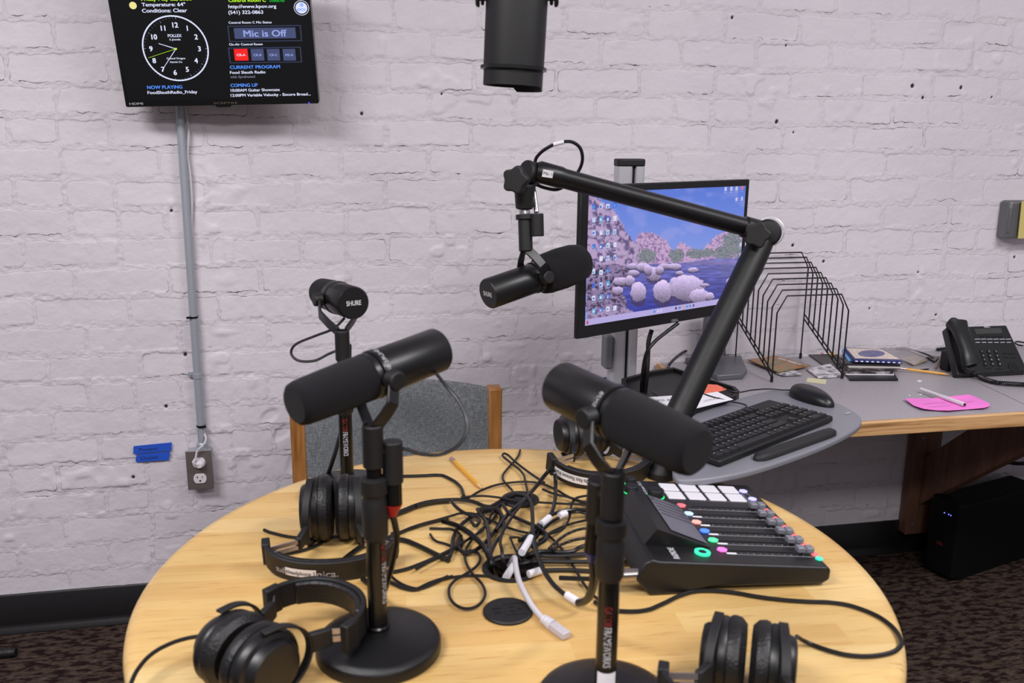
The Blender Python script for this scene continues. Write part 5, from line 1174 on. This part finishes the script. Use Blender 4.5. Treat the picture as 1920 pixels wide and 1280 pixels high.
g = MB(); q = mo.hit(*mc(573, 1034)); q2 = mo.hit(*mc(612, 1028)); g.text('DELL', mo.M, q[0], q[1], q2[0], .0055, 0, .03, depth=.0004); g.build('lettering', SILV, mn, smooth=0)
P0 = mo.pt(Wm*.5, Hm*.55, -.05); MB().box((colx0+.005, P0.y-.0, P0.z-.03), (colx0+.06, cyy, P0.z+.03)).build('mounting_arm', BLKM, mn)
# cables hanging from the monitor by the column
tagp(MB().tube([atd(1272, 605, 1.99), atd(1250, 622, 1.99), atd(1228, 640, 1.99), atd(1212, 662, 1.99), atd(1205, 700, 2.0), atd(1203, 735, 2.02)], .0045, 8).build('monitor_cable', CABG), 'black cable curving from under the monitor down beside the aluminium column', 'cable')
tagp(MB().tube([atd(1222, 618, 2.0), atd(1216, 640, 2.0), atd(1215, 665, 2.0), atd(1213, 700, 2.0), atd(1209, 738, 2.02)], .0055, 8).build('monitor_cable', CABM), 'straight black cable bundle running down the aluminium column', 'cable')
# second screen foot behind
fz = DZ
ft = [(1277, 664), (1345, 702), (1394, 699), (1401, 690), (1380, 659), (1320, 650)]
pp = [onz(x, y, fz+.018) for x, y in ft]
s2 = thing('monitor_stand', 'grey metal monitor stand with flat foot behind the black framed monitor', 'monitor stand', onz(1345, 680, fz))
poly = [(p.x, p.y) for p in pp]
poly = [(min(x, 9), min(y, WALL-.02)) for x, y in poly]
MB().prism(poly, fz+.0005, fz+.016).build('foot', GREYD, s2, bevel=.003, seg=3)
n0 = onz(1330, 665, fz+.02); n0.y = min(n0.y, WALL-.06)
pn = [ony(1318, 664, n0.y), ony(1362, 668, n0.y), ony(1356, 575, n0.y-.02), ony(1326, 575, n0.y-.02)]
MB().add([p for p in pn]+[p+Vector((0, .02, 0)) for p in pn], [(0, 1, 2, 3), (7, 6, 5, 4), (0, 4, 5, 1), (1, 5, 6, 2), (2, 6, 7, 3), (3, 7, 4, 0)]).build('neck', GREYD, s2, bevel=.002)
tagp(MB().tube([onz(1314, 655, DZ+.02), onz(1300, 652, DZ+.03), onz(1275, 664, DZ+.03), ony(1256, 682, 2.2), ony(1251, 700, 2.19), ony(1252, 712, 2.18)], .004, 8).build('thin_cable', CABG), 'black cable looping over the left end of the desk by the column', 'cable')

# keyboard
kz = tz+.016
k0 = onz(1350, 862, kz); k1 = onz(1564, 778, kz); k3 = onz(1487, 739, kz)
kex = (k1-k0); KW = kex.length; kp = Pl(k0, kex, k3-k1); KD = (k3-k1).dot(kp.ey)*1.13
kb = thing('keyboard', 'black full size keyboard on the grey platform in front of the monitor', 'keyboard', k0)
MB().prism(rrect(0, 0, KW, KD, .006), -.014, -.002, kp.M).build('case', BLKM, kb, bevel=.003)
KEY = mat('key_black', (23, 22, 25), .5); U1 = KW/22.6
rows = [(.35, [(0, 1.25), (1.25, 1.25), (2.5, 1.25), (3.75, 6.25), (10, 1.25), (11.25, 1.25), (12.5, 1.25), (13.75, 1.25), (15.3, 1), (16.3, 1), (17.3, 1), (18.6, 2), (20.6, 1)]),
        (1.35, [(0, 2.25)]+[(2.25+i, 1) for i in range(10)]+[(12.25, 2.75), (16.3, 1), (18.6, 1), (19.6, 1), (20.6, 1)]),
        (2.35, [(0, 1.75)]+[(1.75+i, 1) for i in range(11)]+[(12.75, 2.25), (18.6, 1), (19.6, 1), (20.6, 1), (21.4, .01)]),
        (3.35, [(0, 1.5)]+[(1.5+i, 1) for i in range(12)]+[(13.5, 1.5), (15.3, 1), (16.3, 1), (17.3, 1), (18.6, 1), (19.6, 1), (20.6, 1)]),
        (4.35, [(i, 1) for i in range(13)]+[(13, 2), (15.3, 1), (16.3, 1), (17.3, 1), (18.6, 1), (19.6, 1), (20.6, 1)]),
        (5.6, [(0, 1)]+[(2+i*1.0, 1) for i in range(4)]+[(6.5+i, 1) for i in range(4)]+[(11+i, 1) for i in range(4)]+[(15.3, 1), (16.3, 1), (17.3, 1)])]
vscale = KD/7.2; legend = MB(); nk = 0
for r0, ks in rows:
    for (x, w_) in ks:
        if w_ < .1: continue
        nk += 1
        if nk > 100: continue
        u0 = .35*U1+x*U1+.0009; u1 = .35*U1+(x+w_)*U1-.0009; v0 = r0*vscale+.0007; v1 = (r0+.86)*vscale
        MB().add([(u0, v0, -.002), (u1, v0, -.002), (u1, v1, -.002), (u0, v1, -.002), (u0+.0018, v0+.0018, .0035), (u1-.0018, v0+.0018, .0035), (u1-.0018, v1-.0012, .0035), (u0+.0018, v1-.0012, .0035)], [(3, 2, 1, 0), (4, 5, 6, 7), (0, 1, 5, 4), (1, 2, 6, 5), (2, 3, 7, 6), (3, 0, 4, 7)], 0, kp.M).build('key', KEY, kb, smooth=0)
        legend.add([(u0+.004, v1-.005, .0038), (u0+.0065, v1-.005, .0038), (u0+.0065, v1-.003, .0038), (u0+.004, v1-.003, .0038)], [(0, 1, 2, 3)], 0 if not (15 < x < 18 and r0 > 5) else 1, kp.M)
legend.build('key_legends', [GREYINK, mat('blue_legend', (90, 140, 200), .5)], kb, smooth=0)
tagp(MB().tube([kp.pt(KW*.55, KD, -.006), onz(1400, 762, tz+.006), onz(1368, 752, tz+.012), onz(1340, 745, tz+.016), onz(1318, 738, tz+.016)], .0018, 8).build('keyboard_cable', CABM), 'thin black lead running from the keyboard over the paper notes', 'cable')
# wrist rest
w0 = onz(1416, 864, tz); w1 = onz(1563, 812, tz); wx = (w1-w0); LW = wx.length; M = frame(w0, wx, (0, 0, 1))
cs = []; ns = 10; wr = MB(); vs = []; fs = []
secs = [(0, .35), (.012, .85), (.03, 1), (LW-.03, 1), (LW-.010, .85), (LW+.003, .3)]
for (x, s_) in secs:
    for k in range(ns): a = pi*k/(ns-1); vs.append((x, -.0145*cos(a)*s_, .001+.012*(sin(a)**.6)*min(1, s_+.2)))
for i in range(len(secs)-1):
    for k in range(ns-1): a = i*ns+k; fs.append((a, a+ns, a+ns+1, a+1))
    fs.append((i*ns, i*ns+ns-1, (i+1)*ns+ns-1, (i+1)*ns))
fs += [tuple(range(ns)), tuple(reversed(range((len(secs)-1)*ns, len(secs)*ns)))]
o = MB().add(vs, fs, 0, M).build('wrist_rest', mat('wrist_rest_black', (27, 26, 28), .6), smooth=70); tagp(o, 'padded black wrist rest along the front edge of the grey platform', 'wrist rest')
# mouse
m0 = onz(1486, 737, tz); m1 = onz(1560, 764, tz); md = (m1-m0); Lm = md.length*1.04; M = frame((m0+m1)/2, md, (0, 0, 1))
ms = thing('computer_mouse', 'black computer mouse standing behind the keyboard on the grey platform', 'mouse', (m0+m1)/2)
vs = []; fs = []; na, nb = 24, 10
for j in range(nb+1):
    t_ = j/nb; zz_ = .001+.028*sin(t_*pi/2); rr_ = cos(t_*pi/2)**.55 if j < nb else 0.02
    for k in range(na):
        a = 2*pi*k/na; x = Lm/2*cos(a)*rr_*(1 if cos(a) > 0 else 1); y = .030*sin(a)*rr_*(1-.12*cos(a)); vs.append((x-.004*t_, y, zz_*(1-.12*(x/(Lm/2)))))
for j in range(nb):
    for k in range(na): a = j*na+k; b2 = j*na+(k+1) % na; fs.append((a, b2, b2+na, a+na))
fs += [tuple(reversed(range(na))), tuple(range(nb*na, nb*na+na))]
MB().add(vs, fs, 0, M).build('shell', mat('mouse_black', (20, 19, 21), .33), ms, smooth=60)
MB().cyl(M@Vector((-Lm*.36, -.003, .018)), M@Vector((-Lm*.36, .003, .018)), .008, n=20).build('scroll_wheel', RUB, ms)
tagp(MB().tube([M@Vector((-Lm*.48, 0, .008)), onz(1470, 731, tz+.006), onz(1440, 729, tz+.006), onz(1410, 731, tz+.008), onz(1384, 735, tz+.012), onz(1355, 728, tz+.014)], .0016, 8).build('mouse_cable', CABM), 'thin black lead running from the mouse to the black side tray', 'cable')

# notes on the side tray and platform
def sheet(name, pts, z, m_, label, cat, th=.0006, group=None, wrinkle=0, mats=None):
    P = [onz(x, y, z) for x, y in pts]
    n_ = len(P); a = sum(P[i].x*P[(i+1) % n_].y-P[(i+1) % n_].x*P[i].y for i in range(n_))
    if a < 0: P.reverse()
    if wrinkle:
        c = sum(P, Vector())/n_; c.z = z+wrinkle*.4; vs = []; fs = []
        for p in P: vs.append(Vector((p.x, p.y, z+random.uniform(.0, wrinkle))))
        mid = [c+(v-c)*.5+Vector((0, 0, random.uniform(-.3, .5)*wrinkle)) for v in vs]
        A_ = vs+mid+[c]; B_ = [v-Vector((0, 0, th)) for v in A_]; m2 = MB()
        f = [(i, (i+1) % n_, n_+(i+1) % n_, n_+i) for i in range(n_)]+[(n_+i, n_+(i+1) % n_, 2*n_) for i in range(n_)]
        m2.add(A_, f); m2.add(B_, [tuple(reversed(q)) for q in f]); o = m2.build(name, m_, smooth=60)
    else:
        o = MB().prism([(p.x, p.y) for p in P], z-th, z).build(name, m_, smooth=0)
    if label: tagp(o, label, cat, group)
    return o
def scrawl(par, px0, py0, px1, py1, z, txt, h, m_=DARKINK, flip=False):
    a = onz(px0, py0, z); b2 = onz(px1, py1, z); Mx = frame(a, b2-a, (0, 0, 1)); g = MB().text(txt, Mx, 0, 0, (b2-a).length, h, 0, 0); o = g.build('handwriting', m_, par, smooth=0); return o
n1 = sheet('paper_note', [(1214, 745), (1262, 742), (1290, 744), (1345, 735), (1375, 749), (1340, 757), (1300, 768), (1235, 775)], tz+.0145, WPAPER, 'white handwritten paper lying across the black side tray', 'paper', wrinkle=.002)
scrawl(n1, 1222, 752, 1285, 749, tz+.018, 'GPS Rsilw', .009); scrawl(n1, 1230, 762, 1290, 757, tz+.018, 'write mails Vand', .006); scrawl(n1, 1320, 752, 1352, 745, tz+.018, 'wwwm', .006)
sheet('sticky_note', [(1285, 727), (1297, 719), (1345, 722), (1364, 731), (1335, 739), (1300, 740)], tz+.0125, mat('coral_paper', (238, 118, 92), .75), 'coral orange sticky note on the black side tray', 'note', wrinkle=.003)

# wire organiser
yF, yB = 2.092, 2.315
xl, xr = onz(1447, 716, DZ).x, onz(1582, 711, DZ).x
zF = ony(1563, 552, yF).z; zB = ony(1504, 473, yB).z; zrF = DZ+.012; zrB = ony(1511, 597, yB).z
wo = thing('wire_file_organiser', 'black wire file organiser with stepped arches standing on the desk', 'file organiser', ((xl+xr)/2, yF, DZ))
WIRE = mat('black_wire', (18, 17, 20), .35)
for i in range(9):
    t_ = i/8; y = yF+(yB-yF)*t_; zt_ = zF+(zB-zF)*t_; zbm = zrF+(zrB-zrF)*t_; sh = .045; xi0 = xl+.0; xi1 = xr
    if i == 8: zbm = DZ+.002
    if i == 0: zbm = DZ+.003
    MB().tube([(xi0, y, zbm), (xi0, y, zt_-sh), (xi0+.025, y, zt_), (xi1-.025, y, zt_), (xi1, y, zt_-sh), (xi1, y, zbm)], .0021, 8, smooth=False).build('wire_arch', WIRE, wo)
for x in (xl, xr):
    for off in (0, .014):
        MB().tube([(x, yF, zrF+off), (x, yB, zrB+off)], .0021, 8, smooth=False).build('side_rail', WIRE, wo)
    for (y) in (yF, yB): MB().cyl((x, y, DZ+.0005), (x, y, DZ+.016), .0042, .0038, 12).build('rubber_tip', RUB, wo)
xm_ = (xl+xr)/2
# papers under and beside the organiser
def c3(x, y): return (1360+x/3.048, 440+y/3.048)
def sh3(name, pts, z, m_, label, cat, th=.002, **k): return sheet(name, [c3(*p) for p in pts], z, m_, label, cat, th, **k)
def printed(name, cols, scale):
    mm = bpy.data.materials.new(name); mm.use_nodes = True; nt = mm.node_tree; b = nt.nodes['Principled BSDF']; tc = N(nt, 'ShaderNodeTexCoord'); n1 = N(nt, 'ShaderNodeTexNoise', Scale=scale, Detail=3); nt.links.new(tc.outputs['Object'], n1.inputs['Vector'])
    r = ramp(nt, [(.3+.4*i/(len(cols)-1), c) for i, c in enumerate(cols)]); r.color_ramp.interpolation = 'CONSTANT' if scale > 100 else 'LINEAR'; nt.links.new(n1.outputs['Fac'], r.inputs['Fac']); nt.links.new(r.outputs['Color'], b.inputs['Base Color']); b.inputs['Roughness'].default_value = .4; return mm
sh3('magazine', [(130, 712), (285, 688), (485, 745), (300, 782)], DZ+.010, printed('brown_green_cover', [(120, 84, 52), (128, 128, 96), (176, 118, 72), (90, 78, 50)], 28), 'magazine with brown and green cover under the left of the wire organiser', 'magazine', th=.003)
mg_ = bpy.data.objects[-1] if False else None
for o_ in COL.objects:
    if o_.name == 'magazine': mg_ = o_
q0 = c3(300, 706); q1 = c3(425, 742); a = onz(*q0, DZ+.0104); b2 = onz(*q1, DZ+.0104); MB().text('BLAM MARKETS', frame(a, b2-a, (0, 0, 1)), 0, -.004, (b2-a).length, .016, 0, .03).build('cover_title', WPAPER, mg_, smooth=0)
sh3('leaflet', [(290, 790), (330, 765), (400, 775), (442, 798), (330, 803)], DZ+.005, printed('mono_print', [(60, 58, 62), (190, 188, 194), (222, 220, 226)], 90), 'black and white leaflet sticking out below the brown magazine', 'leaflet')
sh3('leaflet', [(465, 765), (600, 735), (665, 795), (640, 806), (530, 812)], DZ+.006, printed('mono_print_two', [(230, 226, 232), (200, 196, 202), (50, 46, 50)], 60), 'white printed leaflet lying under the right of the wire organiser', 'leaflet', th=.004)
sh3('flat_folder', [(475, 682), (640, 682), (700, 745), (640, 760), (560, 742)], DZ+.004, mat('dark_grey_card', (70, 66, 68), .5), 'dark grey flat folder under the back of the wire organiser', 'folder')
sh3('sticky_note', [(470, 816), (579, 827), (573, 853), (462, 840)], DZ+.001, mat('pale_yellow_note', (216, 210, 172), .8), 'small pale yellow sticky note on the desk in front of the wire organiser', 'note', th=.0006)
# the pile of books and sleeves
MONO = printed('cover_dark_photo', [(24, 22, 26), (60, 54, 56), (110, 100, 96)], 60); z = DZ
stk = [([(690, 785), (712, 824), (988, 824), (950, 770), (700, 740)], .006, mat('black_folder', (26, 25, 28), .35), 'black glossy folder at the bottom of the pile right of the wire organiser'),
       ([(672, 760), (690, 795), (965, 797), (940, 740), (690, 720)], .003, WPAPER, 'white paper just above the black folder in the pile'),
       ([(668, 750), (690, 784), (960, 786), (965, 735), (700, 705)], .005, printed('purple_grey_cover', [(90, 60, 84), (46, 40, 46), (190, 180, 186)], 40), 'dark magazine with purple tinge in the middle of the pile'),
       ([(665, 735), (700, 772), (985, 766), (960, 712), (690, 690)], .005, MONO, 'dark photo covered booklet in the middle of the pile'),
       ([(662, 715), (705, 752), (1000, 755), (985, 700), (690, 670)], .004, mat('white_card_sleeve', (205, 200, 196), .6), 'thin pale card sleeve below the dark sleeve in the pile'),
       ([(662, 700), (690, 735), (1000, 742), (1004, 725), (930, 670), (680, 655)], .006, mat('dark_sleeve', (40, 38, 42), .35), 'dark sleeve under the decorated book in the pile'),
       ([(665, 660), (700, 715), (760, 718), (730, 655), (680, 643)], .004, mat('light_blue_card', (110, 160, 220), .6), 'light blue card under the left side of the decorated book')]
for pts, th, m_, lab in stk:
    z += th; sh3('booklet' if 'sleeve' not in lab else 'card_sleeve', pts, z, m_, lab, 'booklet', th=th-.0003)
z += .008
bkp = [(680, 643), (905, 655), (1010, 722), (735, 712)]
bo = sh3('decorated_book', bkp, z, mat('navy_cover', (34, 44, 110), .5), 'book with cream cover and round blue ornament on top of the pile', 'book', th=.0077)
ip = [(690, 648), (900, 657), (995, 712), (742, 706)]
P = [onz(*c3(*p), z) for p in ip]; P.reverse()
MB().prism([(p.x, p.y) for p in P], z+.0001, z+.0006).build('cream_panel', printed('cream_pattern', [(212, 190, 176), (226, 214, 204), (190, 160, 150)], 130), bo, smooth=0)
a = onz(*c3(835, 680), z); e1 = onz(*c3(912, 680), z)-a; e2 = onz(*c3(835, 700), z)-a; q_ = [(a.x+e1.x*cos(k*pi/16)+e2.x*sin(k*pi/16)*-1, a.y+e1.y*cos(k*pi/16)-e2.y*sin(k*pi/16)) for k in range(32)]
MB().prism(q_, z+.0007, z+.001).build('round_ornament', printed('blue_ornament', [(70, 72, 120), (110, 108, 150), (60, 62, 110)], 150), bo, smooth=0)
for k in range(9):
    t_ = (k+.5)/9; p = onz(*c3(735+275*t_, 713+9*t_), z); MB().box((p.x-.003, p.y-.0012, z-.006), (p.x+.004, p.y+.003, z-.003)).build('edge_fleck', WPAPER, bo, smooth=0)
pencil('short yellow pencil end behind the wire organiser', onz(*c3(548, 678), DZ+.010), onz(*c3(660, 684), DZ+.010), .0032)
pencil('yellow pencil lying on the desk left of the telephone', onz(*c3(985, 761), DZ+.012), onz(*c3(1292, 800), DZ+.0045), .0036)
# plastic bag with card, strip and bits
def c8(x, y): return (1620+x/5.333, 560+y/5.333)
def sh8(name, pts, z, m_, label, cat, th=.001, **k): return sheet(name, [c8(*p) for p in pts], z, m_, label, cat, th, **k)
bg = sh8('plastic_bag', [(150, 500), (240, 485), (430, 500), (640, 600), (500, 665), (300, 600)], DZ+.010, mat('clear_bag_film', (190, 182, 186), .15, alpha=.35), 'clear plastic bag behind the decorated book', 'plastic bag', wrinkle=.010, th=.0004)
sh8('beige_card', [(370, 590), (520, 565), (632, 612), (500, 662)], DZ+.0045, mat('beige_card', (214, 200, 168), .7), 'beige card with a small dark mark inside the clear plastic bag', 'card', th=.002)
MB_ = [o_ for o_ in COL.objects if o_.name == 'beige_card'][0]
scrawl(MB_, *c8(440, 620), *c8(490, 620), DZ+.0048, 'S', .014)
st_ = thing('black_strap', 'black looped strap lying behind the plastic bag near the wall', 'strap', onz(*c8(600, 560), DZ))
MB().tube([onz(*c8(320, 500), DZ+.012), onz(*c8(430, 500), DZ+.010), onz(*c8(560, 535), DZ+.008), onz(*c8(660, 570), DZ+.006), onz(*c8(690, 600), DZ+.005), onz(*c8(560, 565), DZ+.005), onz(*c8(440, 520), DZ+.006), onz(*c8(330, 505), DZ+.008)], .0026, 8).build('loop', CABM, st_)
P = [onz(*c8(x, y), DZ+.006) for x, y in ((650, 565), (760, 575), (705, 622), (640, 590))]; P.reverse(); MB().prism([(p.x, p.y) for p in P], DZ+.001, DZ+.006).build('buckle', BLKG, st_, smooth=0)
P = [onz(*c8(x, y), DZ+.004) for x, y in ((250, 490), (340, 500), (330, 512), (235, 498))]; P.reverse(); MB().prism([(p.x, p.y) for p in P], DZ+.010, DZ+.013).build('orange_tag', mat('orange_tag', (190, 90, 70), .6), st_, smooth=0)
tagp(MB().cyl(onz(*c8(735, 506), DZ+.006), onz(*c8(845, 492), DZ+.006), .0048, n=14).build('pen', CABG), 'short black pen lying by the wall behind the telephone', 'pen')
tagp(MB().cyl(onz(*c8(775, 560), DZ+.005), onz(*c8(715, 690), DZ+.005), .0022, .0034, 12).build('small_brush', mat('dull_brown', (140, 116, 100), .5)), 'thin brown stick lying on the desk beside the telephone', 'stick')
tagp(MB().cyl(onz(*c8(560, 712), DZ+.003), onz(*c8(645, 702), DZ+.003), .0025, .002, 10).build('dark_stub', BLKM), 'tiny dark stub lying behind the desk pencil', 'stub')
for pts in ([(525, 818), (560, 812), (585, 822), (550, 832)], [(540, 955), (580, 950), (575, 962)], [(440, 960), (470, 962), (455, 970)]):
    sh8('paper_scrap', pts, DZ+.0006, WPAPER, 'tiny white paper scrap on the grey desk', 'paper scrap', th=.0004, group='paper scraps on the desk')
# pink note and marker
pk = sh3('pink_note', [(1022, 945), (1060, 938), (1180, 940), (1245, 933), (1385, 920), (1402, 918), (1440, 940), (1508, 968), (1512, 985), (1480, 996), (1380, 998), (1275, 1010), (1200, 1004), (1130, 1002), (1075, 980)], DZ+.003, mat('pink_paper', (240, 128, 212), .75), 'pink crumpled note under the white marker near the desk edge', 'note', wrinkle=.005, th=.0005)
for (x0, y0, x1, y1) in ((1130, 968, 1290, 955), (1170, 985, 1300, 970), (1330, 962, 1420, 952)): scrawl(pk, *c3(x0, y0), *c3(x1, y1), DZ+.0085, 'mwnuwvmnw', .004, mat('magenta_ink', (130, 40, 120), .7))
A = onz(*c3(1117, 882), DZ+.010); B = onz(*c3(1366, 970), DZ+.011)
mk_ = thing('marker_pen', 'white marker pen lying across the pink note', 'marker', A); d = (B-A).normalized(); L_ = (B-A).length
MB().lathe([(.003, 0), (.0048, .001), (.0048, L_*.45), (.0052, L_*.46), (.0054, L_), (.004, L_+.0005)], framez(A, d), 20).build('barrel', WHITE, mk_)
MB().lathe([(.0042, 0), (.0040, .0015), (.002, .0016)], framez(B+d*.0002, d), 16).build('end_plug', mat('dark_plum', (60, 30, 50), .5), mk_)

# telephone
pa_ = onz(1797, 703, DZ+.012); pb_ = onz(1925, 697, DZ+.012); ex_ = pb_-pa_; ex_.z = 0
upd = Vector((-ex_.y, ex_.x, 0)).normalized()*cos(radians(48))+Vector((0, 0, sin(radians(48))))
ph = Pl(pa_, ex_, upd)
tl = ph.hit(1772, 607); tr_ = ph.hit(1890, 614); brr = ph.hit(1921, 697)
PH = (tl[1]+tr_[1])/2; PW = max(tr_[0], .17)
te = thing('desk_telephone', 'black office telephone with handset and keypad at the right end of the desk', 'telephone', (pa_.x, pa_.y, DZ))
body = [(-.002, 0), (PW+.004, 0), (PW, PH), (tl[0], PH)]
MB().prism(body, -.026, 0, ph.M).build('base', mat('phone_black', (22, 22, 24), .42), te, bevel=.005, seg=3)
for xx_ in (.02, PW-.04):
    p_ = ph.pt(xx_, PH*.55, -.024); MB().box((p_.x, p_.y, DZ+.0005), (p_.x+.02, p_.y+.035, p_.z)).build('stand_foot', BLKM, te, bevel=.004)
def c8h(x, y): return ph.hit(*c8(x, y))
a = c8h(1110, 355); b2 = c8h(1395, 300)
MB().box((c8h(1120, 350)[0], a[1], 0), (c8h(1390, 350)[0], c8h(1200, 298)[1], .0008), ph.M).build('display', mat('grey_lcd', (66, 66, 64), .25), te, smooth=0)
g = MB(); a = c8h(1205, 290); g.text('NEC', ph.M, a[0], a[1], c8h(1262, 290)[0], .006, 0, .04, depth=.0006)
for (y0) in (405, 437):
    for k in range(6):
        a = c8h(1105+62*k+(y0-405)*.3, y0); b2 = c8h(1160+62*k, y0+3); g.box((a[0], a[1]-.0012, .0003), (b2[0], a[1]+.0008, .0009), ph.M)
g.build('white_markings', GREYINK, te, smooth=0)
for r_i, (y0, xs0) in enumerate(((530, 1175), (572, 1187), (612, 1200), (655, 1213))):
    for k in range(3):
        a = c8h(xs0+73*k-(3*k), y0); ko_ = MB().lathe([(.0062, 0), (.0058, .0025), (.001, .003)], ph.M@Matrix.Translation((a[0], a[1], 0)), 16).build('key', mat('phone_key', (15, 15, 16), .4), te)
        g = MB().text('123456789*0#'[r_i*3+k], ph.M@Matrix.Translation((0, 0, .0032)), a[0], a[1]-.0022, None, .0046, 0, .02, align='c'); g.build('numeral', GREYINK, ko_, smooth=0)
for (x, y, w_) in ((1380, 545, 50), (1450, 548, 55), (1390, 583, 50), (1462, 588, 55), (1210, 695, 60), (1320, 700, 60), (1155, 372, 40), (1218, 375, 40), (1280, 378, 40), (1343, 380, 40)):
    a = c8h(x, y); b2 = c8h(x+w_, y); MB().box((a[0], a[1]-.002, 0), (b2[0], a[1]+.002, .0018), ph.M).build('function_key', mat('phone_key_blue', (18, 18, 24), .4), te, bevel=.0005)
a = c8h(1492, 685); MB().lathe([(.0155, 0), (.0145, .002), (.007, .0022), (.0065, .0012), (.001, .001)], ph.M@Matrix.Translation((a[0], a[1], 0)), 28).build('navigation_ring', mat('phone_key', (0, 0, 0)), te)
# handset
hs = [c8h(880, 250), c8h(905, 330), c8h(985, 420), c8h(1020, 520), c8h(1060, 620), c8h(1080, 680)]
hcen = []
for (x, y, n_) in ((925, 235, .030), (950, 290, .034), (990, 380, .040), (1030, 480, .041), (1060, 580, .038), (1080, 655, .030)):
    d_ = ray(*c8(x, y)); P0_ = ph.O+ph.n*n_; t_ = (P0_-CAM).dot(ph.n)/d_.dot(ph.n); hcen.append(CAM+d_*t_)
hc = catmull(hcen, 5); vs = []; fs = []; nn_ = 14
for i, p in enumerate(hc):
    u_ = i/(len(hc)-1); tg = (hc[min(i+1, len(hc)-1)]-hc[max(i-1, 0)]).normalized(); sx_ = (ph.ex-tg*ph.ex.dot(tg)).normalized(); nn2 = sx_.cross(tg)
    e_ = abs(2*u_-1); wd = (.0225+.0065*e_**2)*(1 if 0.02 < u_ < .98 else .8); tk = (.011+.006*e_**2)*(1 if 0.02 < u_ < .98 else .6)
    for k in range(nn_):
        a = 2*pi*k/nn_; ca_, sa_ = cos(a), sin(a); vs.append(p+sx_*wd*math.copysign(abs(ca_)**.6, ca_)+nn2*tk*math.copysign(abs(sa_)**.6, sa_))
for i in range(len(hc)-1):
    for k in range(nn_): a = i*nn_+k; b2 = i*nn_+(k+1) % nn_; fs.append((a, b2, b2+nn_, a+nn_))
fs += [tuple(reversed(range(nn_))), tuple(range((len(hc)-1)*nn_, len(hc)*nn_))]
hs_ = MB().add(vs, fs).build('handset', mat('phone_black', (0, 0, 0)), te, smooth=70)
for p in (hcen[0], hcen[-1]):
    MB().cyl(p-ph.n*.004, p-ph.n*.026, .019, .017, 24).build('handset_cup', mat('phone_black', (0, 0, 0)), te, bevel=.002)
# coiled cord
cp = [onz(*c8(1075, 735), DZ+.018), onz(*c8(1140, 770), DZ+.010), onz(*c8(1230, 810), DZ+.0075), onz(*c8(1340, 838), DZ+.0075), onz(*c8(1480, 850), DZ+.0075), onz(*c8(1640, 858), DZ+.0075), onz(*c8(1800, 850), DZ+.0075)]
cc = catmull(cp, 30); hel = []
Ltot = sum((cc[i+1]-cc[i]).length for i in range(len(cc)-1)); acc = 0
for i in range(len(cc)-1):
    tg = (cc[i+1]-cc[i]); l = tg.length; tg.normalize(); sx_ = Vector((0, 0, 1)).cross(tg).normalized(); up2 = tg.cross(sx_)
    for s_ in range(3):
        f = s_/3; ph_ = (acc+l*f)/.0046*2*pi; hel.append(cc[i].lerp(cc[i+1], f)+sx_*.0055*cos(ph_)+up2*.0055*sin(ph_))
    acc += l
# resample the helix finely
hel = []; acc = 0; step = .0046/8; d_ = 0
S = [0]
for i in range(len(cc)-1): S.append(S[-1]+(cc[i+1]-cc[i]).length)
s_ = 0; i = 0
while s_ < S[-1]:
    while S[i+1] < s_: i += 1
    f = (s_-S[i])/(S[i+1]-S[i]); p = cc[i].lerp(cc[i+1], f); tg = (cc[i+1]-cc[i]).normalized(); sx_ = Vector((0, 0, 1)).cross(tg).normalized(); up2 = tg.cross(sx_); a = s_/.0046*2*pi
    hel.append(p+sx_*.0050*cos(a)+up2*.0050*sin(a)); s_ += step
MB().tube(hel, .0018, 5, smooth=False).build('coiled_cord', CABM, te)
tagp(MB().tube([onz(*c8(1590, 470), DZ+.02), onz(*c8(1540, 460), DZ+.02), onz(*c8(1510, 440), DZ+.022), onz(*c8(1530, 428), DZ+.022), onz(*c8(1600, 436), DZ+.02), onz(*c8(1700, 440), DZ+.02)], .0028, 8).build('thin_cable', CABM), 'black cable loop on the desk right of the telephone', 'cable')

# headphone lettering
on_band(*hA, None, 'audio', .19, .27, 0, .011, GREYINK, y0=0, flip=1, lift=.0042)
on_band(*hA, None, 'Headphone 3', .25, .43, 0, .0075, mat('grey_ink', (90, 88, 96), .7), y0=0, flip=1, lift=.0044, plate=.014)
on_band(*hA, None, 'nica.', .435, .555, 0, .012, GREYINK, y0=0, flip=1, lift=.0042)
on_band(*hD, None, 'Do Not Remove from', .345, .10, 0, .0085, DARKINK, y0=0, flip=-1, lift=.0044, plate=.016)
